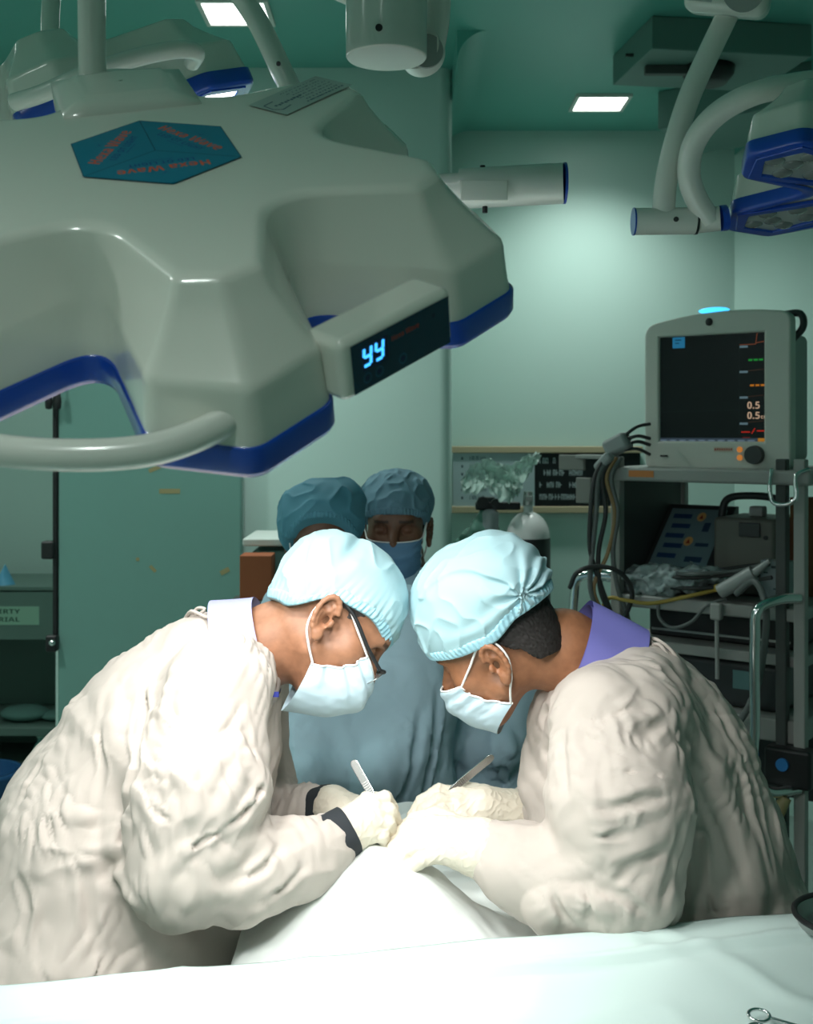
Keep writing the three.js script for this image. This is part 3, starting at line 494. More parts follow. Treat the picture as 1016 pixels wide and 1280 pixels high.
// patient monitor
{
  const t = rthing('patient_monitor', 'grey patient monitor with dark screen and glowing blue alarm light', 'monitor', 0.255, 1.552, -0.09);
  const W = 0.41, H = 0.425, s = new THREE.Shape(), r = 0.022;
  s.moveTo(-W / 2 + r, 0); s.lineTo(W / 2 - r, 0); s.quadraticCurveTo(W / 2, 0, W / 2, r); s.lineTo(W / 2, H - 0.03); s.quadraticCurveTo(W / 2, H - 0.008, W / 2 - 0.03, H - 0.006); s.quadraticCurveTo(0, H + 0.016, -W / 2 + 0.03, H - 0.022); s.quadraticCurveTo(-W / 2, H - 0.028, -W / 2, H - 0.06); s.lineTo(-W / 2, r); s.quadraticCurveTo(-W / 2, 0, -W / 2 + r, 0);
  const shell = std(rgb(0.62, 0.64, 0.58), 0.45);
  const hole = new THREE.Path(); const x0 = -0.172, x1 = 0.144, y0 = 0.066, y1 = 0.374; hole.moveTo(x0, y0); hole.lineTo(x0, y1); hole.lineTo(x1, y1); hole.lineTo(x1, y0); hole.closePath(); s.holes.push(hole);
  part('front_bezel', new THREE.ExtrudeGeometry(s, { depth: 0.03, bevelEnabled: true, bevelSize: 0.006, bevelThickness: 0.008, bevelSegments: 3, curveSegments: 10 }).translate(0, 0, -0.03), shell, t);
  const tex = canvas(1024, 1000, (g, w, h) => {
    g.fillStyle = '#040a0b'; g.fillRect(0, 0, w, h);
    g.fillStyle = '#2a86b4'; g.fillRect(140, 25, 120, 100); g.fillStyle = '#124c6c'; g.fillRect(165, 45, 60, 12); g.fillRect(165, 75, 40, 10);
    g.strokeStyle = '#1a2a28'; g.lineWidth = 4; g.beginPath(); g.moveTo(0, 712); g.lineTo(770, 700); g.stroke(); g.beginPath(); g.moveTo(772, 0); g.lineTo(772, 925); g.stroke();
    g.strokeStyle = '#8b4a2c'; g.lineWidth = 7; g.beginPath(); g.moveTo(775, 120); g.lineTo(920, 120); g.lineTo(935, 20); g.moveTo(920, 110); g.lineTo(1024, 95); g.stroke();
    g.fillStyle = '#6a8690'; for (const y of [128, 352, 580, 812]) g.fillRect(775, y, 75, 20);
    g.strokeStyle = '#5a3b28'; g.lineWidth = 4; for (const y of [350, 578, 805]) { g.beginPath(); g.moveTo(850, y + 5); g.lineTo(1024, y - 10); g.stroke(); }
    const dash = (x, y, c) => { g.fillStyle = c; for (let i = 0; i < 3; i++) g.fillRect(x + i * 48, y, 36, 17); };
    dash(855, 250, '#1fa63c'); dash(870, 475, '#d98218');
    g.fillStyle = '#e8c4a4'; g.font = 'bold 86px sans-serif'; g.fillText('0.5', 842, 690); g.fillText('0.5', 842, 780); g.font = 'bold 46px sans-serif'; g.fillText('cm', 966, 778);
    g.fillStyle = '#d02514'; g.fillRect(790, 890, 80, 12); g.fillRect(930, 880, 90, 12); g.lineWidth = 10; g.strokeStyle = '#d02514'; g.beginPath(); g.moveTo(885, 910); g.lineTo(915, 862); g.stroke(); g.fillStyle = '#6a1a12'; g.fillRect(800, 940, 70, 14);
    g.fillStyle = '#3b4a58'; g.fillRect(0, 950, w, 50); g.fillStyle = '#6f8494'; for (let i = 0; i < 10; i++) g.fillRect(20 + i * 92, 966, 66, 18); g.fillStyle = '#c98a2e'; g.fillRect(940, 950, 84, 50);
  });
  part('screen', new THREE.PlaneGeometry(x1 - x0, y1 - y0).translate((x0 + x1) / 2, (y0 + y1) / 2, -0.002), phys(rgb(0.012, 0.014, 0.014), 0.3, { specularIntensity: 0.35, emissive: 0xffffff, emissiveMap: tex, emissiveIntensity: 0.5 }), t, 'dark screen with coloured readings');
  part('rear_case', box(W - 0.03, H - 0.03, 0.05, 0, H / 2, -0.06, 0.012), M.plasticDark, t); part('rear_housing', box(W - 0.07, H - 0.07, 0.13, 0.02, H / 2 - 0.02, -0.145, 0.02), M.plasticGrey, t);
  part('carry_handle', tube([[W / 2 - 0.02, H - 0.08, -0.07], [W / 2 + 0.012, H - 0.04, -0.075], [W / 2 + 0.004, H - 0.006, -0.08], [W / 2 - 0.05, H - 0.004, -0.085]], 0.01, 24, 10), M.plasticDark, t);
  part('alarm_light', new THREE.SphereGeometry(0.045, 28, 14).scale(1, 0.2, 0.4).translate(-0.01, H + 0.012, -0.012), std(rgb(0.1, 0.5, 0.9), 0.3, { emissive: rgb(0.06, 0.55, 1.0), emissiveIntensity: 1.6 }), t, 'glowing blue alarm light');
  part('sensor_eye', new THREE.SphereGeometry(0.011, 16, 10).scale(1, 1, 0.5).translate(-0.016, H - 0.021, 0.008), M.black, t);
  part('rotary_knob', [cyl(0.024, 0.026, 0.022, 32).rotateX(Math.PI / 2).translate(0.115, 0.036, 0.018)], M.plasticDark, t);
  for (const y of [0.028, 0.05]) part('key', cyl(0.008, 0.008, 0.004, 16).rotateX(Math.PI / 2).translate(0.072, y, 0.009), std(rgb(0.75, 0.25, 0.05), 0.4, { emissive: rgb(0.9, 0.3, 0.05), emissiveIntensity: 0.35 }), t);
  const mk = canvas(256, 64, (g, w, h) => { g.fillStyle = '#c9c2b2'; g.fillRect(0, 0, w, h); g.fillStyle = '#a8402c'; for (let x = 14; x < 236; x += 30) g.fillRect(x, 16 + (x % 4), 20, 30); });
  part('maker_plate', new THREE.PlaneGeometry(0.056, 0.014).translate(0.025, 0.05, 0.0085), std(0xffffff, 0.5, { map: mk }), t);
  part('power_led', box(0.022, 0.005, 0.002, -0.15, 0.03, 0.009), M.black, t);
}
// cable yoke and leads at the monitor's left
{
  const t = rthing('monitor_cables', 'bundle of monitor leads clipped in a grey cable holder', 'cables', 0, 0, 0);
  const L = (u, v, d) => { const p = P(u, v, d).sub(RO); return [p.dot(RX), p.y, p.dot(RZ)]; };
  part('cable_holder', [box(0.075, 0.05, 0.05, 0, 0, 0, 0.012).rotateZ(0.45).translate(...L(772, 556, 3.28)), box(0.06, 0.03, 0.045, 0, 0, 0, 0.01).rotateZ(0.8).translate(...L(756, 578, 3.27))], std(rgb(0.30, 0.33, 0.33), 0.5), t);
  for (const [a, b, c] of [[530, 528, 545], [548, 545, 550], [556, 556, 556], [568, 560, 562]]) part('lead', tube([L(812, a, 3.3), L(796, (a + c) / 2 - 4, 3.27), L(780, c, 3.26)], 0.005, 20, 8), M.plasticDark, t);
  const down = [[752, 745, 740, 738, 0.008, M.cable], [757, 757, 748, 750, 0.007, M.cableDark], [762, 768, 760, 742, 0.006, std(rgb(0.34, 0.22, 0.10), 0.5)], [768, 772, 766, 772, 0.007, M.cable], [748, 738, 738, 752, 0.007, M.cableDark]];
  for (const [u0, u1, u2, u3, r, m] of down) part('lead', tube([L(u0 + 8, 572, 3.26), L(u0 - 4, 595, 3.25), L(u1, 640, 3.24), L(u2, 690, 3.24), L(u3, 735, 3.24), L(u3 + 14, 780, 3.26), L(u3 + 6, 850, 3.3)], r, 50, 8), m, t);
  part('hanging_tag', [box(0.085, 0.045, 0.012, ...L(715, 578, 3.4), 0.004), box(0.05, 0.075, 0.012, ...L(730, 613, 3.38), 0.004)], std(rgb(0.20, 0.21, 0.19), 0.6), t);
  part('arm_plate', box(0.11, 0.012, 0.05, ...L(745, 571, 3.35), 0.003), M.rackGrey, t);
  part('lead_loop', tube([L(712, 735, 3.22), L(722, 715, 3.2), L(748, 708, 3.2), L(775, 716, 3.2), L(790, 740, 3.22), L(780, 775, 3.25)], 0.007, 40, 8), M.cableDark, t);
}
// defibrillator, boxes and clutter on the middle shelf (top face at y = 1.1925)
const SH = 1.1935;
{
  const t = rthing('defibrillator', 'grey defibrillator with black carry handle on the middle shelf', 'defibrillator', 0.245, SH, -0.26);
  part('case', box(0.175, 0.215, 0.22, 0.065, 0.1085, 0, 0.012), std(rgb(0.13, 0.135, 0.115), 0.5), t);
  const s = new THREE.Shape(); s.moveTo(-0.11, 0.0); s.lineTo(0.11, 0.0); s.lineTo(0.11, 0.05); s.lineTo(-0.09, 0.23); s.lineTo(-0.11, 0.23); s.closePath();
  part('sloped_front', new THREE.ExtrudeGeometry(s, { depth: 0.2, bevelEnabled: true, bevelSize: 0.004, bevelThickness: 0.004, bevelSegments: 2 }).rotateY(-Math.PI / 2).translate(-0.055, 0, 0.0).rotateY(0).translate(0.02, 0, -0.0), M.plasticDark, t);
  const tex = canvas(512, 512, (g, w, h) => { g.fillStyle = '#6f8a90'; g.fillRect(0, 0, w, h); g.fillStyle = '#1d3f6a'; for (let r = 0; r < 5; r++) g.fillRect(40 + (r % 2) * 20, 50 + r * 88, 170, 40); g.fillStyle = '#26405c'; g.fillRect(350, 120, 60, 80); g.fillRect(340, 300, 120, 30); g.fillRect(300, 420, 150, 46); for (const [x, y] of [[300, 70], [270, 290]]) { g.fillStyle = '#d8a86a'; g.beginPath(); g.arc(x, y, 40, 0, 7); g.fill(); g.fillStyle = '#a33a20'; g.beginPath(); g.moveTo(x - 18, y + 18); g.lineTo(x, y - 22); g.lineTo(x + 18, y + 18); g.fill(); } });
  const pl = part('label_plate', new THREE.PlaneGeometry(0.175, 0.235), std(0xffffff, 0.5, { map: tex }), t, 'printed blue and white instruction plate');
  pl.position.set(-0.135, 0.1455, 0.0195); pl.rotation.set(-0.84, 0, 0);
  part('carry_handle', tube([[-0.03, 0.2, 0.03], [-0.018, 0.255, 0.03], [0.005, 0.27, 0.03], [0.115, 0.272, 0.03], [0.138, 0.262, 0.03], [0.142, 0.2, 0.03]], 0.011, 40, 10), M.plasticDark, t);
  part('latch', box(0.06, 0.04, 0.01, 0.085, 0.185, 0.113, 0.003), M.plasticDark, t); part('rivet', cyl(0.006, 0.006, 0.006, 12).rotateX(Math.PI / 2).translate(0.13, 0.165, 0.113), M.black, t);
  part('top_plug', box(0.04, 0.03, 0.04, 0.075, 0.231, 0.02, 0.006), M.plasticGrey, t);
  const b = rthing('cardboard_box', 'brown cardboard box standing behind the trolley post', 'box', 0.462, SH, -0.30);
  part('carton', box(0.105, 0.27, 0.12, 0, 0.1355, 0, 0.003), std(rgb(0.14, 0.065, 0.025), 0.8), b); part('flap', box(0.105, 0.003, 0.06, 0, 0.272, 0.03), std(rgb(0.17, 0.085, 0.035), 0.8), b);
  const c = rthing('paper_carton', 'small white labelled carton beside the trolley post', 'carton', 0.44, SH, -0.055);
  const ct = canvas(128, 160, (g, w, h) => { g.fillStyle = '#8b9b9d'; g.fillRect(0, 0, w, h); g.fillStyle = '#3a4a4c'; g.fillRect(50, 16, 64, 10); g.fillRect(14, 40, 20, 6); g.fillRect(14, 60, 24, 6); g.fillRect(60, 100, 50, 6); });
  part('carton_body', box(0.075, 0.115, 0.05, 0, 0.0585, 0, 0.002), std(rgb(0.28, 0.32, 0.32), 0.7), c); part('carton_print', new THREE.PlaneGeometry(0.073, 0.112).translate(0, 0.0585, 0.0262), std(0xffffff, 0.7, { map: ct }), c);
}
{ // plastic bag of tubing: crumpled clear film
  const t = rthing('tubing_bag', 'clear crumpled plastic bag of tubing on the middle shelf', 'bag', 0.11, SH, -0.06);
  const f = (x, y, z) => { const n = noise3(x * 14, y * 22, z * 14) * 0.012 + noise3(x * 40 + 3, y * 50, z * 40) * 0.004; const a = x / 0.17, b = (y - 0.035 - 0.15 * Math.max(0, x)) / 0.042, c = z / 0.07; return (Math.sqrt(a * a + b * b + c * c) - 1) * 0.042 + n; };
  part('film', netMesh(f, [-0.2, -0.03, -0.1], [0.2, 0.13, 0.1], 0.006), phys(rgb(0.55, 0.68, 0.68), 0.12, { transmission: 0.45, thickness: 0 }), t);
  for (let i = 0; i < 4; i++) part('tubing', tube([[-0.13, 0.02 + i * 0.008, 0.03 - i * 0.02], [-0.03, 0.05, 0.04 - i * 0.02], [0.05, 0.04 + i * 0.01, -0.03 + i * 0.02], [0.13, 0.06, -0.02 + i * 0.012]], 0.006, 30, 8), M.cable, t);
}
{ // loose cables
  const t = rthing('probe_cables', 'tangle of grey probe cables with handpiece spilling over shelf edge', 'cables', 0, SH, 0);
  for (let i = 0; i < 13; i++) { const x0 = 0.12 + rnd() * 0.1, x1 = 0.36 + rnd() * 0.1, z = -0.16 + rnd() * 0.15, y = 0.008 + i * 0.005; part('cable', tube([[x0, y, z], [mix(x0, x1, 0.3), y + 0.02 * rnd(), z + 0.05 * rnd()], [mix(x0, x1, 0.65), y + 0.03 * rnd(), z - 0.03 * rnd()], [x1, y + 0.03 + 0.03 * rnd(), z + 0.02]], 0.0055, 30, 7), i % 3 ? M.cable : M.cableDark, t); }
  part('handpiece', [rod([0.31, 0.03, 0.02], [0.40, 0.085, 0.01], 0.019, 20, 0.022), rod([0.40, 0.085, 0.01], [0.44, 0.12, 0.005], 0.012, 14, 0.006)], std(rgb(0.32, 0.35, 0.34), 0.4), t);
  part('yellow_cable', tube([[0.29, 0.03, -0.02], [0.22, 0.01, 0.025], [0.12, -0.015, 0.045], [0.05, -0.012, 0.05], [0.0, -0.01, 0.05], [-0.03, -0.05, 0.04], [-0.04, -0.1, 0.03]], 0.0055, 40, 8), std(rgb(0.38, 0.28, 0.05), 0.5), t); part('yellow_plug', box(0.035, 0.02, 0.02, 0.30, 0.035, -0.015, 0.004), std(rgb(0.45, 0.32, 0.04), 0.5), t);
  part('hanging_loop', tube([[0.14, -0.01, 0.03], [0.145, -0.05, 0.04], [0.18, -0.075, 0.045], [0.24, -0.055, 0.045], [0.28, -0.01, 0.04], [0.32, 0.01, 0.0]], 0.005, 40, 8), M.cable, t);
  part('hanging_plug', [box(0.03, 0.045, 0.025, 0.31, -0.02, 0.04, 0.006), rod([0.31, -0.04, 0.04], [0.31, -0.2, 0.035], 0.006, 8)], M.plasticGrey, t);
  part('grey_hose', tube([[0.36, 0.03, 0.03], [0.42, 0.07, 0.06], [0.455, 0.02, 0.08], [0.45, -0.1, 0.075], [0.42, -0.22, 0.06], [0.37, -0.31, 0.05], [0.32, -0.36, 0.02]], 0.009, 50, 10), M.cable, t);
}
{ // dark instruments on the lower shelves
  const a = rthing('instrument_case', 'dark padded instrument case on the lower trolley shelf', 'case', 0.30, 0.9005, -0.2);
  part('case_body', box(0.32, 0.13, 0.3, 0, 0.066, 0, 0.02), M.plasticDark, a); part('case_lid', box(0.28, 0.05, 0.26, -0.02, 0.112, 0, 0.02), M.rubber, a); part('case_label', box(0.06, 0.05, 0.002, 0.05, 0.08, 0.151), std(rgb(0.10, 0.22, 0.22), 0.5), a);
  const c = rthing('paper_stack', 'pale folded papers lying on the lower trolley shelf', 'papers', 0.1, 0.9005, -0.15); for (let i = 0; i < 4; i++) part('sheet', box(0.13, 0.006, 0.2, 0.004 * i, 0.003 + i * 0.0062, 0).rotateY(0.05 * i), std(rgb(0.4, 0.44, 0.42), 0.8), c);
  const d = rthing('recorder_unit', 'black recorder unit in the middle trolley bay', 'recorder', 0.26, 1.0655, -0.25); part('recorder_body', box(0.42, 0.08, 0.3, 0, 0.04, 0, 0.008), M.black, d); part('recorder_trim', box(0.40, 0.006, 0.004, 0, 0.02, 0.152), M.brushed, d);
}
// ---------------------------------------------------------------- gas cylinders and veiled unit by the rear wall
{
  const c = P(660, 640, 4.4), t = thing('gas_cylinder', 'black oxygen cylinder with white domed shoulder against the wall', 'gas cylinder', [c.x, 0, c.z]);
  const yd = P(0, 672, 4.4).y, R = 0.082;
  part('cylinder_body', lathe([[0, 0], [R, 0], [R + 0.002, 0.03], [R + 0.002, yd], [0, yd]], 48), M.black, t);
  const dome = [[R, yd]]; for (let q = 0; q <= 12; q++) { const a = q / 12 * 1.35; dome.push([R * Math.cos(a), yd + 0.10 * Math.sin(a)]); } dome.push([0.018, yd + 0.115], [0.018, yd + 0.13], [0, yd + 0.13]);
  part('cylinder_shoulder', lathe(dome, 48), std(rgb(0.62, 0.64, 0.63), 0.3), t, 'glossy white shoulder');
  part('valve', [cyl(0.018, 0.02, 0.05, 20).translate(0, yd + 0.15, 0), box(0.03, 0.02, 0.07, 0, yd + 0.15, 0, 0.004)], M.brushed, t);
  part('label', new THREE.CylinderGeometry(R + 0.0035, R + 0.0035, 0.09, 20, 1, true, -0.1, 0.5).translate(0, yd - 0.22, 0), std(rgb(0.35, 0.42, 0.42), 0.6), t, 'pale paper label');
  const c2 = P(602, 640, 4.45), t2 = thing('drape_covered_unit', 'anaesthesia stand under clear green plastic sheeting by the wall', 'covered unit', [c2.x, 0, c2.z]);
  const y0 = P(0, 690, 4.45).y;
  part('stand', [cyl(0.03, 0.03, 1.4, 20).translate(0.02, 0.7, 0), cyl(0.2, 0.22, 0.04, 32).translate(0.02, 0.02, 0)], M.rackDark, t2);
  const veil = (x, y, z) => { const n = noise3(x * 9, y * 9, z * 9) * 0.02; const a = x / 0.10, b = (y - y0 + 0.05) / 0.2, q = z / 0.1; return (Math.sqrt(a * a + b * b + q * q) - 1) * 0.095 + n; };
  part('green_sheeting', netMesh(veil, [-0.16, y0 - 0.3, -0.15], [0.16, y0 + 0.2, 0.15], 0.014), phys(rgb(0.20, 0.42, 0.34), 0.2, { transmission: 0.4, thickness: 0 }), t2);
  const yw = P(0, 600, 4.4).y;
  const film = phys(rgb(0.62, 0.78, 0.72), 0.15, { transmission: 0.3, thickness: 0 });
  const wing = (pts, w, sd) => { const c = new THREE.CatmullRomCurve3(pts.map(([u, v, d]) => P(u, v, d).sub(V(c2.x, 0, c2.z)))); return sheet(30, 14, (a, b) => { const q = c.getPoint(a), k = b - 0.5, ww = w * (0.35 + Math.sin(a * 3.0 + 0.1)); return [q.x + 0.008 * noise3(a * 6, b * 4, sd), q.y + k * ww + 0.012 * noise3(a * 7, b * 5, sd + 5), q.z + 0.05 * Math.sin(b * 5 + a * 4) + 0.02 * noise3(a * 5, b * 5, sd + 9)]; }); };
  part('plastic_cover', [wing([[577, 606, 4.4], [592, 600, 4.38], [610, 590, 4.38], [634, 594, 4.38]], 0.085, 1), wing([[630, 606, 4.38], [642, 596, 4.37], [656, 584, 4.37], [673, 571, 4.38]], 0.075, 4), wing([[606, 596, 4.37], [622, 602, 4.35], [640, 606, 4.35], [650, 612, 4.36]], 0.10, 8)], film, t2, 'crumpled clear plastic cover');
  part('gauge', [cyl(0.022, 0.022, 0.03, 20).rotateX(Math.PI / 2).translate(0.0, yw - 0.085, 0.05), cyl(0.02, 0.02, 0.03, 20).rotateX(Math.PI / 2).translate(0.05, yw - 0.09, 0.06), box(0.17, 0.03, 0.04, 0.06, yw - 0.1, 0.02, 0.006)], M.black, t2);
  part('glass_jar', [lathe([[0, -0.05], [0.03, -0.05], [0.032, 0.03], [0.02, 0.045], [0, 0.045]], 20).translate(0.03, yw - 0.155, 0.05)], phys(rgb(0.6, 0.65, 0.68), 0.1, { transmission: 0.6, thickness: 0 }), t2);
}
// side cabinet with carton behind the assistants
{ const c = P(330, 700, 3.9), t = thing('side_cabinet', 'pale cabinet with white tray top behind the assistants', 'cabinet', [c.x, 0, c.z]);
  const y = P(0, 668, 3.9).y; part('cabinet_body', box(0.16, y - 0.04, 0.3, 0.06, (y - 0.04) / 2, 0, 0.006), std(rgb(0.10, 0.2, 0.17), 0.5), t); part('tray_top', box(0.2, 0.025, 0.32, 0.05, y - 0.012, 0, 0.006), std(rgb(0.6, 0.66, 0.62), 0.5), t);
  single('orange_carton', box(0.1, 0.14, 0.1, P(322, 0, 3.68).x, P(0, 720, 3.68).y, -3.68, 0.003), std(rgb(0.32, 0.09, 0.03), 0.7), 'orange brown carton on the stand behind the assistants', 'carton');
  single('carton_stand', [box(0.16, 0.02, 0.14, P(322, 0, 3.68).x, P(0, 720, 3.68).y - 0.081, -3.68, 0.003), cyl(0.02, 0.02, P(0, 720, 3.68).y - 0.09, 14).translate(P(322, 0, 3.68).x, (P(0, 720, 3.68).y - 0.09) / 2, -3.68)], M.rackDark, 'dark slim stand carrying the orange carton', 'stand');
}
// ---------------------------------------------------------------- people
const SKIN = { a: [0.32, 0.15, 0.082], b: [0.29, 0.125, 0.06], c: [0.12, 0.055, 0.03], d: [0.16, 0.075, 0.042] };
const MC = {
  gown: std(rgb(0.51, 0.455, 0.41), 0.85), gownBlue: std(rgb(0.38, 0.55, 0.64), 0.8),
  cap: phys(rgb(0.39, 0.61, 0.66), 0.75, { transmission: 0.12, thickness: 0 }), capBand: std(rgb(0.34, 0.62, 0.72), 0.7), capDark: std(rgb(0.07, 0.24, 0.32), 0.75), capNet: std(rgb(0.12, 0.25, 0.32), 0.8),
  mask: std(rgb(0.52, 0.68, 0.76), 0.75), maskDark: std(rgb(0.12, 0.26, 0.42), 0.75), loop: std(rgb(0.82, 0.82, 0.80), 0.6),
  collarA: std(rgb(0.36, 0.37, 0.60), 0.75), collarB: std(rgb(0.17, 0.17, 0.50), 0.7),
  glove: phys(rgb(0.74, 0.68, 0.56), 0.5, { clearcoat: 0.15, clearcoatRoughness: 0.4 }), cuff: std(rgb(0.02, 0.025, 0.03), 0.85), hair: std(rgb(0.012, 0.010, 0.009), 0.75), hairGrey: std(rgb(0.06, 0.05, 0.045), 0.8),
};
function headFrame(o, F, U) { const S = F.clone().cross(U).normalize(); const m = new THREE.Matrix4().makeBasis(F, U, S).setPosition(o); return m; }
// head in its own frame: x forward, y up, z sideways, origin between the ears
function headSDF(opt) {
  const L = [ell([-0.006, 0.052, 0], [0.097, 0.085, 0.075]), ell([0.045, 0.005, 0], [0.05, 0.075, 0.062]), cone3([0.012, -0.05, 0.046], [0.064, -0.086, 0.014], 0.021, 0.017), cone3([0.012, -0.05, -0.046], [0.064, -0.086, -0.014], 0.021, 0.017), ell([0.046, -0.045, 0], [0.046, 0.052, 0.046]), cone3([0.069, -0.090, -0.01], [0.069, -0.090, 0.01], 0.018, 0.018),
    cone3([0.058, -0.012, -0.045], [0.062, -0.016, -0.036], 0.022, 0.02), cone3([0.058, -0.012, 0.045], [0.062, -0.016, 0.036], 0.022, 0.02), cone3([0.083, 0.036, -0.032], [0.083, 0.036, 0.032], 0.014, 0.014)];
  const base = union(L, 0.03);
  const nose = union([cone3([0.094, 0.022, 0], [0.117, -0.018, 0], 0.0085, 0.0125), cone3([0.101, -0.024, -0.013], [0.101, -0.024, 0.013], 0.0085, 0.0085)], 0.012);
  const neckA = opt.neck, neck = chain(neckA, 0.02);
  const earParts = [];
  for (const s of [-1, 1]) {
    const c = [-0.010, -0.002, s * 0.0795], t = opt.earTilt ?? 0.25, R = (a, b, o) => [c[0] + a * Math.cos(t) - b * Math.sin(t), c[1] + a * Math.sin(t) + b * Math.cos(t), c[2] + s * o];
    const rim = []; for (let k = 0; k <= 11; k++) { const a = 0.35 + k / 11 * 4.1; rim.push([R(Math.cos(a) * 0.0175, 0.002 + Math.sin(a) * 0.031, 0.006 + 0.006 * Math.sin(k / 11 * 3.1)), 0.0042 - 0.0006 * Math.abs(k - 4) / 6]); }
    const anti = []; for (let k = 0; k <= 6; k++) { const a = 1.2 + k / 6 * 2.8; anti.push([R(-0.001 + Math.cos(a) * 0.0105, -0.001 + Math.sin(a) * 0.019, 0.0055), 0.0036]); }
    const plate = cone3(R(-0.002, 0.014, 0.001), R(0.0, -0.012, 0.001), 0.0145, 0.0115);
    const lobe = ell(R(0.003, -0.031, 0.005), [0.0085, 0.0105, 0.0062]), tragus = ell(R(0.0135, -0.006, 0.004), [0.0045, 0.007, 0.005]);
    const flat = (x, y, z) => Math.max(plate(x, y, z), Math.abs(z - c[2] - s * 0.002) - 0.0045);
    const con = ell(R(0.004, -0.004, 0.008), [0.0085, 0.013, 0.009]), con2 = ell(R(-0.006, 0.016, 0.0085), [0.009, 0.008, 0.005]), rimF = chain(rim, 0.003), antiF = chain(anti, 0.003);
    earParts.push((x, y, z) => { if (z * s < 0.05) return 0.03; let d = smin(flat(x, y, z), rimF(x, y, z), 0.006); d = smin(d, antiF(x, y, z), 0.004); d = smin(d, lobe(x, y, z), 0.008); d = smax(d, -con(x, y, z), 0.005); d = smax(d, -con2(x, y, z), 0.003); return smin(d, tragus(x, y, z), 0.004); });
  }
  const sock = [ell([0.094, 0.015, 0.033], [0.016, 0.013, 0.017]), ell([0.094, 0.015, -0.033], [0.016, 0.013, 0.017])], lid = [ell([0.079, 0.014, 0.032], [0.0135, 0.0125, 0.0145]), ell([0.079, 0.014, -0.032], [0.0135, 0.0125, 0.0145])];
  const slit = [cone3([0.0925, 0.009, 0.022], [0.089, 0.008, 0.043], 0.0016, 0.0014), cone3([0.0925, 0.009, -0.022], [0.089, 0.008, -0.043], 0.0016, 0.0014)];
  const mouth = cone3([0.098, -0.055, -0.022], [0.098, -0.055, 0.022], 0.006, 0.006), mouthLine = cone3([0.106, -0.0555, -0.024], [0.106, -0.0555, 0.024], 0.0022, 0.0022);
  return (x, y, z) => {
    let d = base(x, y, z); d = smax(d, -sock[0](x, y, z), 0.012); d = smax(d, -sock[1](x, y, z), 0.012); d = smin(d, lid[0](x, y, z), 0.004); d = smin(d, lid[1](x, y, z), 0.004); d = smax(d, -slit[0](x, y, z), 0.002); d = smax(d, -slit[1](x, y, z), 0.002);
    d = smin(d, nose(x, y, z), 0.012); d = smin(d, mouth(x, y, z), 0.012); d = smax(d, -mouthLine(x, y, z), 0.004); d = smin(d, neck(x, y, z), 0.03); d = smin(d, earParts[0](x, y, z), 0.006); return smin(d, earParts[1](x, y, z), 0.006);
  };
}
function bodyMesh(p, headM, headGeoLocal, bodyF, lo, hi, skin) {    // continuous figure: head and neck at fine cells, the rest coarse
  const h = headGeoLocal.clone().applyMatrix4(headM), b = netMesh(bodyF, lo, hi, 0.013); const g = mergeGeometries([h, b].map((q) => { const n = q.toNonIndexed(); for (const k of Object.keys(n.attributes)) if (!['position', 'normal'].includes(k)) n.deleteAttribute(k); return n; }));
  const inv = headM.clone().invert(), v = V(0, 0, 0);
  paint(g, (x, y, z) => { const n = 1 + 0.10 * noise3(x * 60, y * 60, z * 60) + 0.06 * noise3(x * 160, y * 160, z * 160); v.set(x, y, z).applyMatrix4(inv); const brow = Math.abs(v.y - 0.0365 - 0.03 * (Math.abs(v.z) - 0.03)) < 0.0042 && Math.abs(v.z) > 0.014 && Math.abs(v.z) < 0.05 && v.x > 0.07 ? 0.25 : 1; return skin.map((c) => c * n * brow); });
  return part('body', g, std(0xffffff, 0.5, { vertexColors: true }), p);
}
const edgeAt = (pts, x) => { for (let i = 0; i + 1 < pts.length; i++) if (x <= pts[i + 1][0]) return mix(pts[i][1], pts[i + 1][1], sstep(pts[i][0], pts[i + 1][0], x)); return pts[pts.length - 1][1]; };
function capMesh(p, headM, o, mat, bandMat, h = 0.0032) {
  const main = o.shape, edge = (x) => edgeAt(o.edge, x);
  const f = (x, y, z) => { const w = o.wrinkle ? o.wrinkle(x, y, z) : 0; return smax(main(x, y, z) + w, (edge(x) - y) * 0.9, 0.006); };
  const g = netMesh(f, o.lo, o.hi, h, 0.012).applyMatrix4(headM); const c = part('cap', g, mat, p, o.label);
  const fb = (x, y, z) => { const rip = 0.0012 * Math.sin(Math.atan2(z, x) * 70); const d = main(x, y, z) + (o.wrinkle ? o.wrinkle(x, y, z) * 0.3 : 0) - 0.0022 + rip; return smax(d, Math.abs(y - edge(x) - 0.006) * 0.9 - 0.0085, 0.004); };
  part('cap_band', netMesh(fb, o.lo, o.hi, h, 0.012).applyMatrix4(headM), bandMat, c); return c;
}
function hairMesh(p, headM, region, mat) { const base = ell([-0.006, 0.052, 0], [0.0985, 0.0865, 0.0765]), low = ell([-0.035, -0.01, 0], [0.068, 0.07, 0.064]); const f = (x, y, z) => Math.max(smin(base(x, y, z), low(x, y, z), 0.03) - 0.001 - 0.001 * noise3(x * 200, y * 200, z * 200), region(x, y, z)); part('hair', netMesh(f, [-0.13, -0.1, -0.1], [0.11, 0.16, 0.1], 0.004).applyMatrix4(headM), mat, p); }
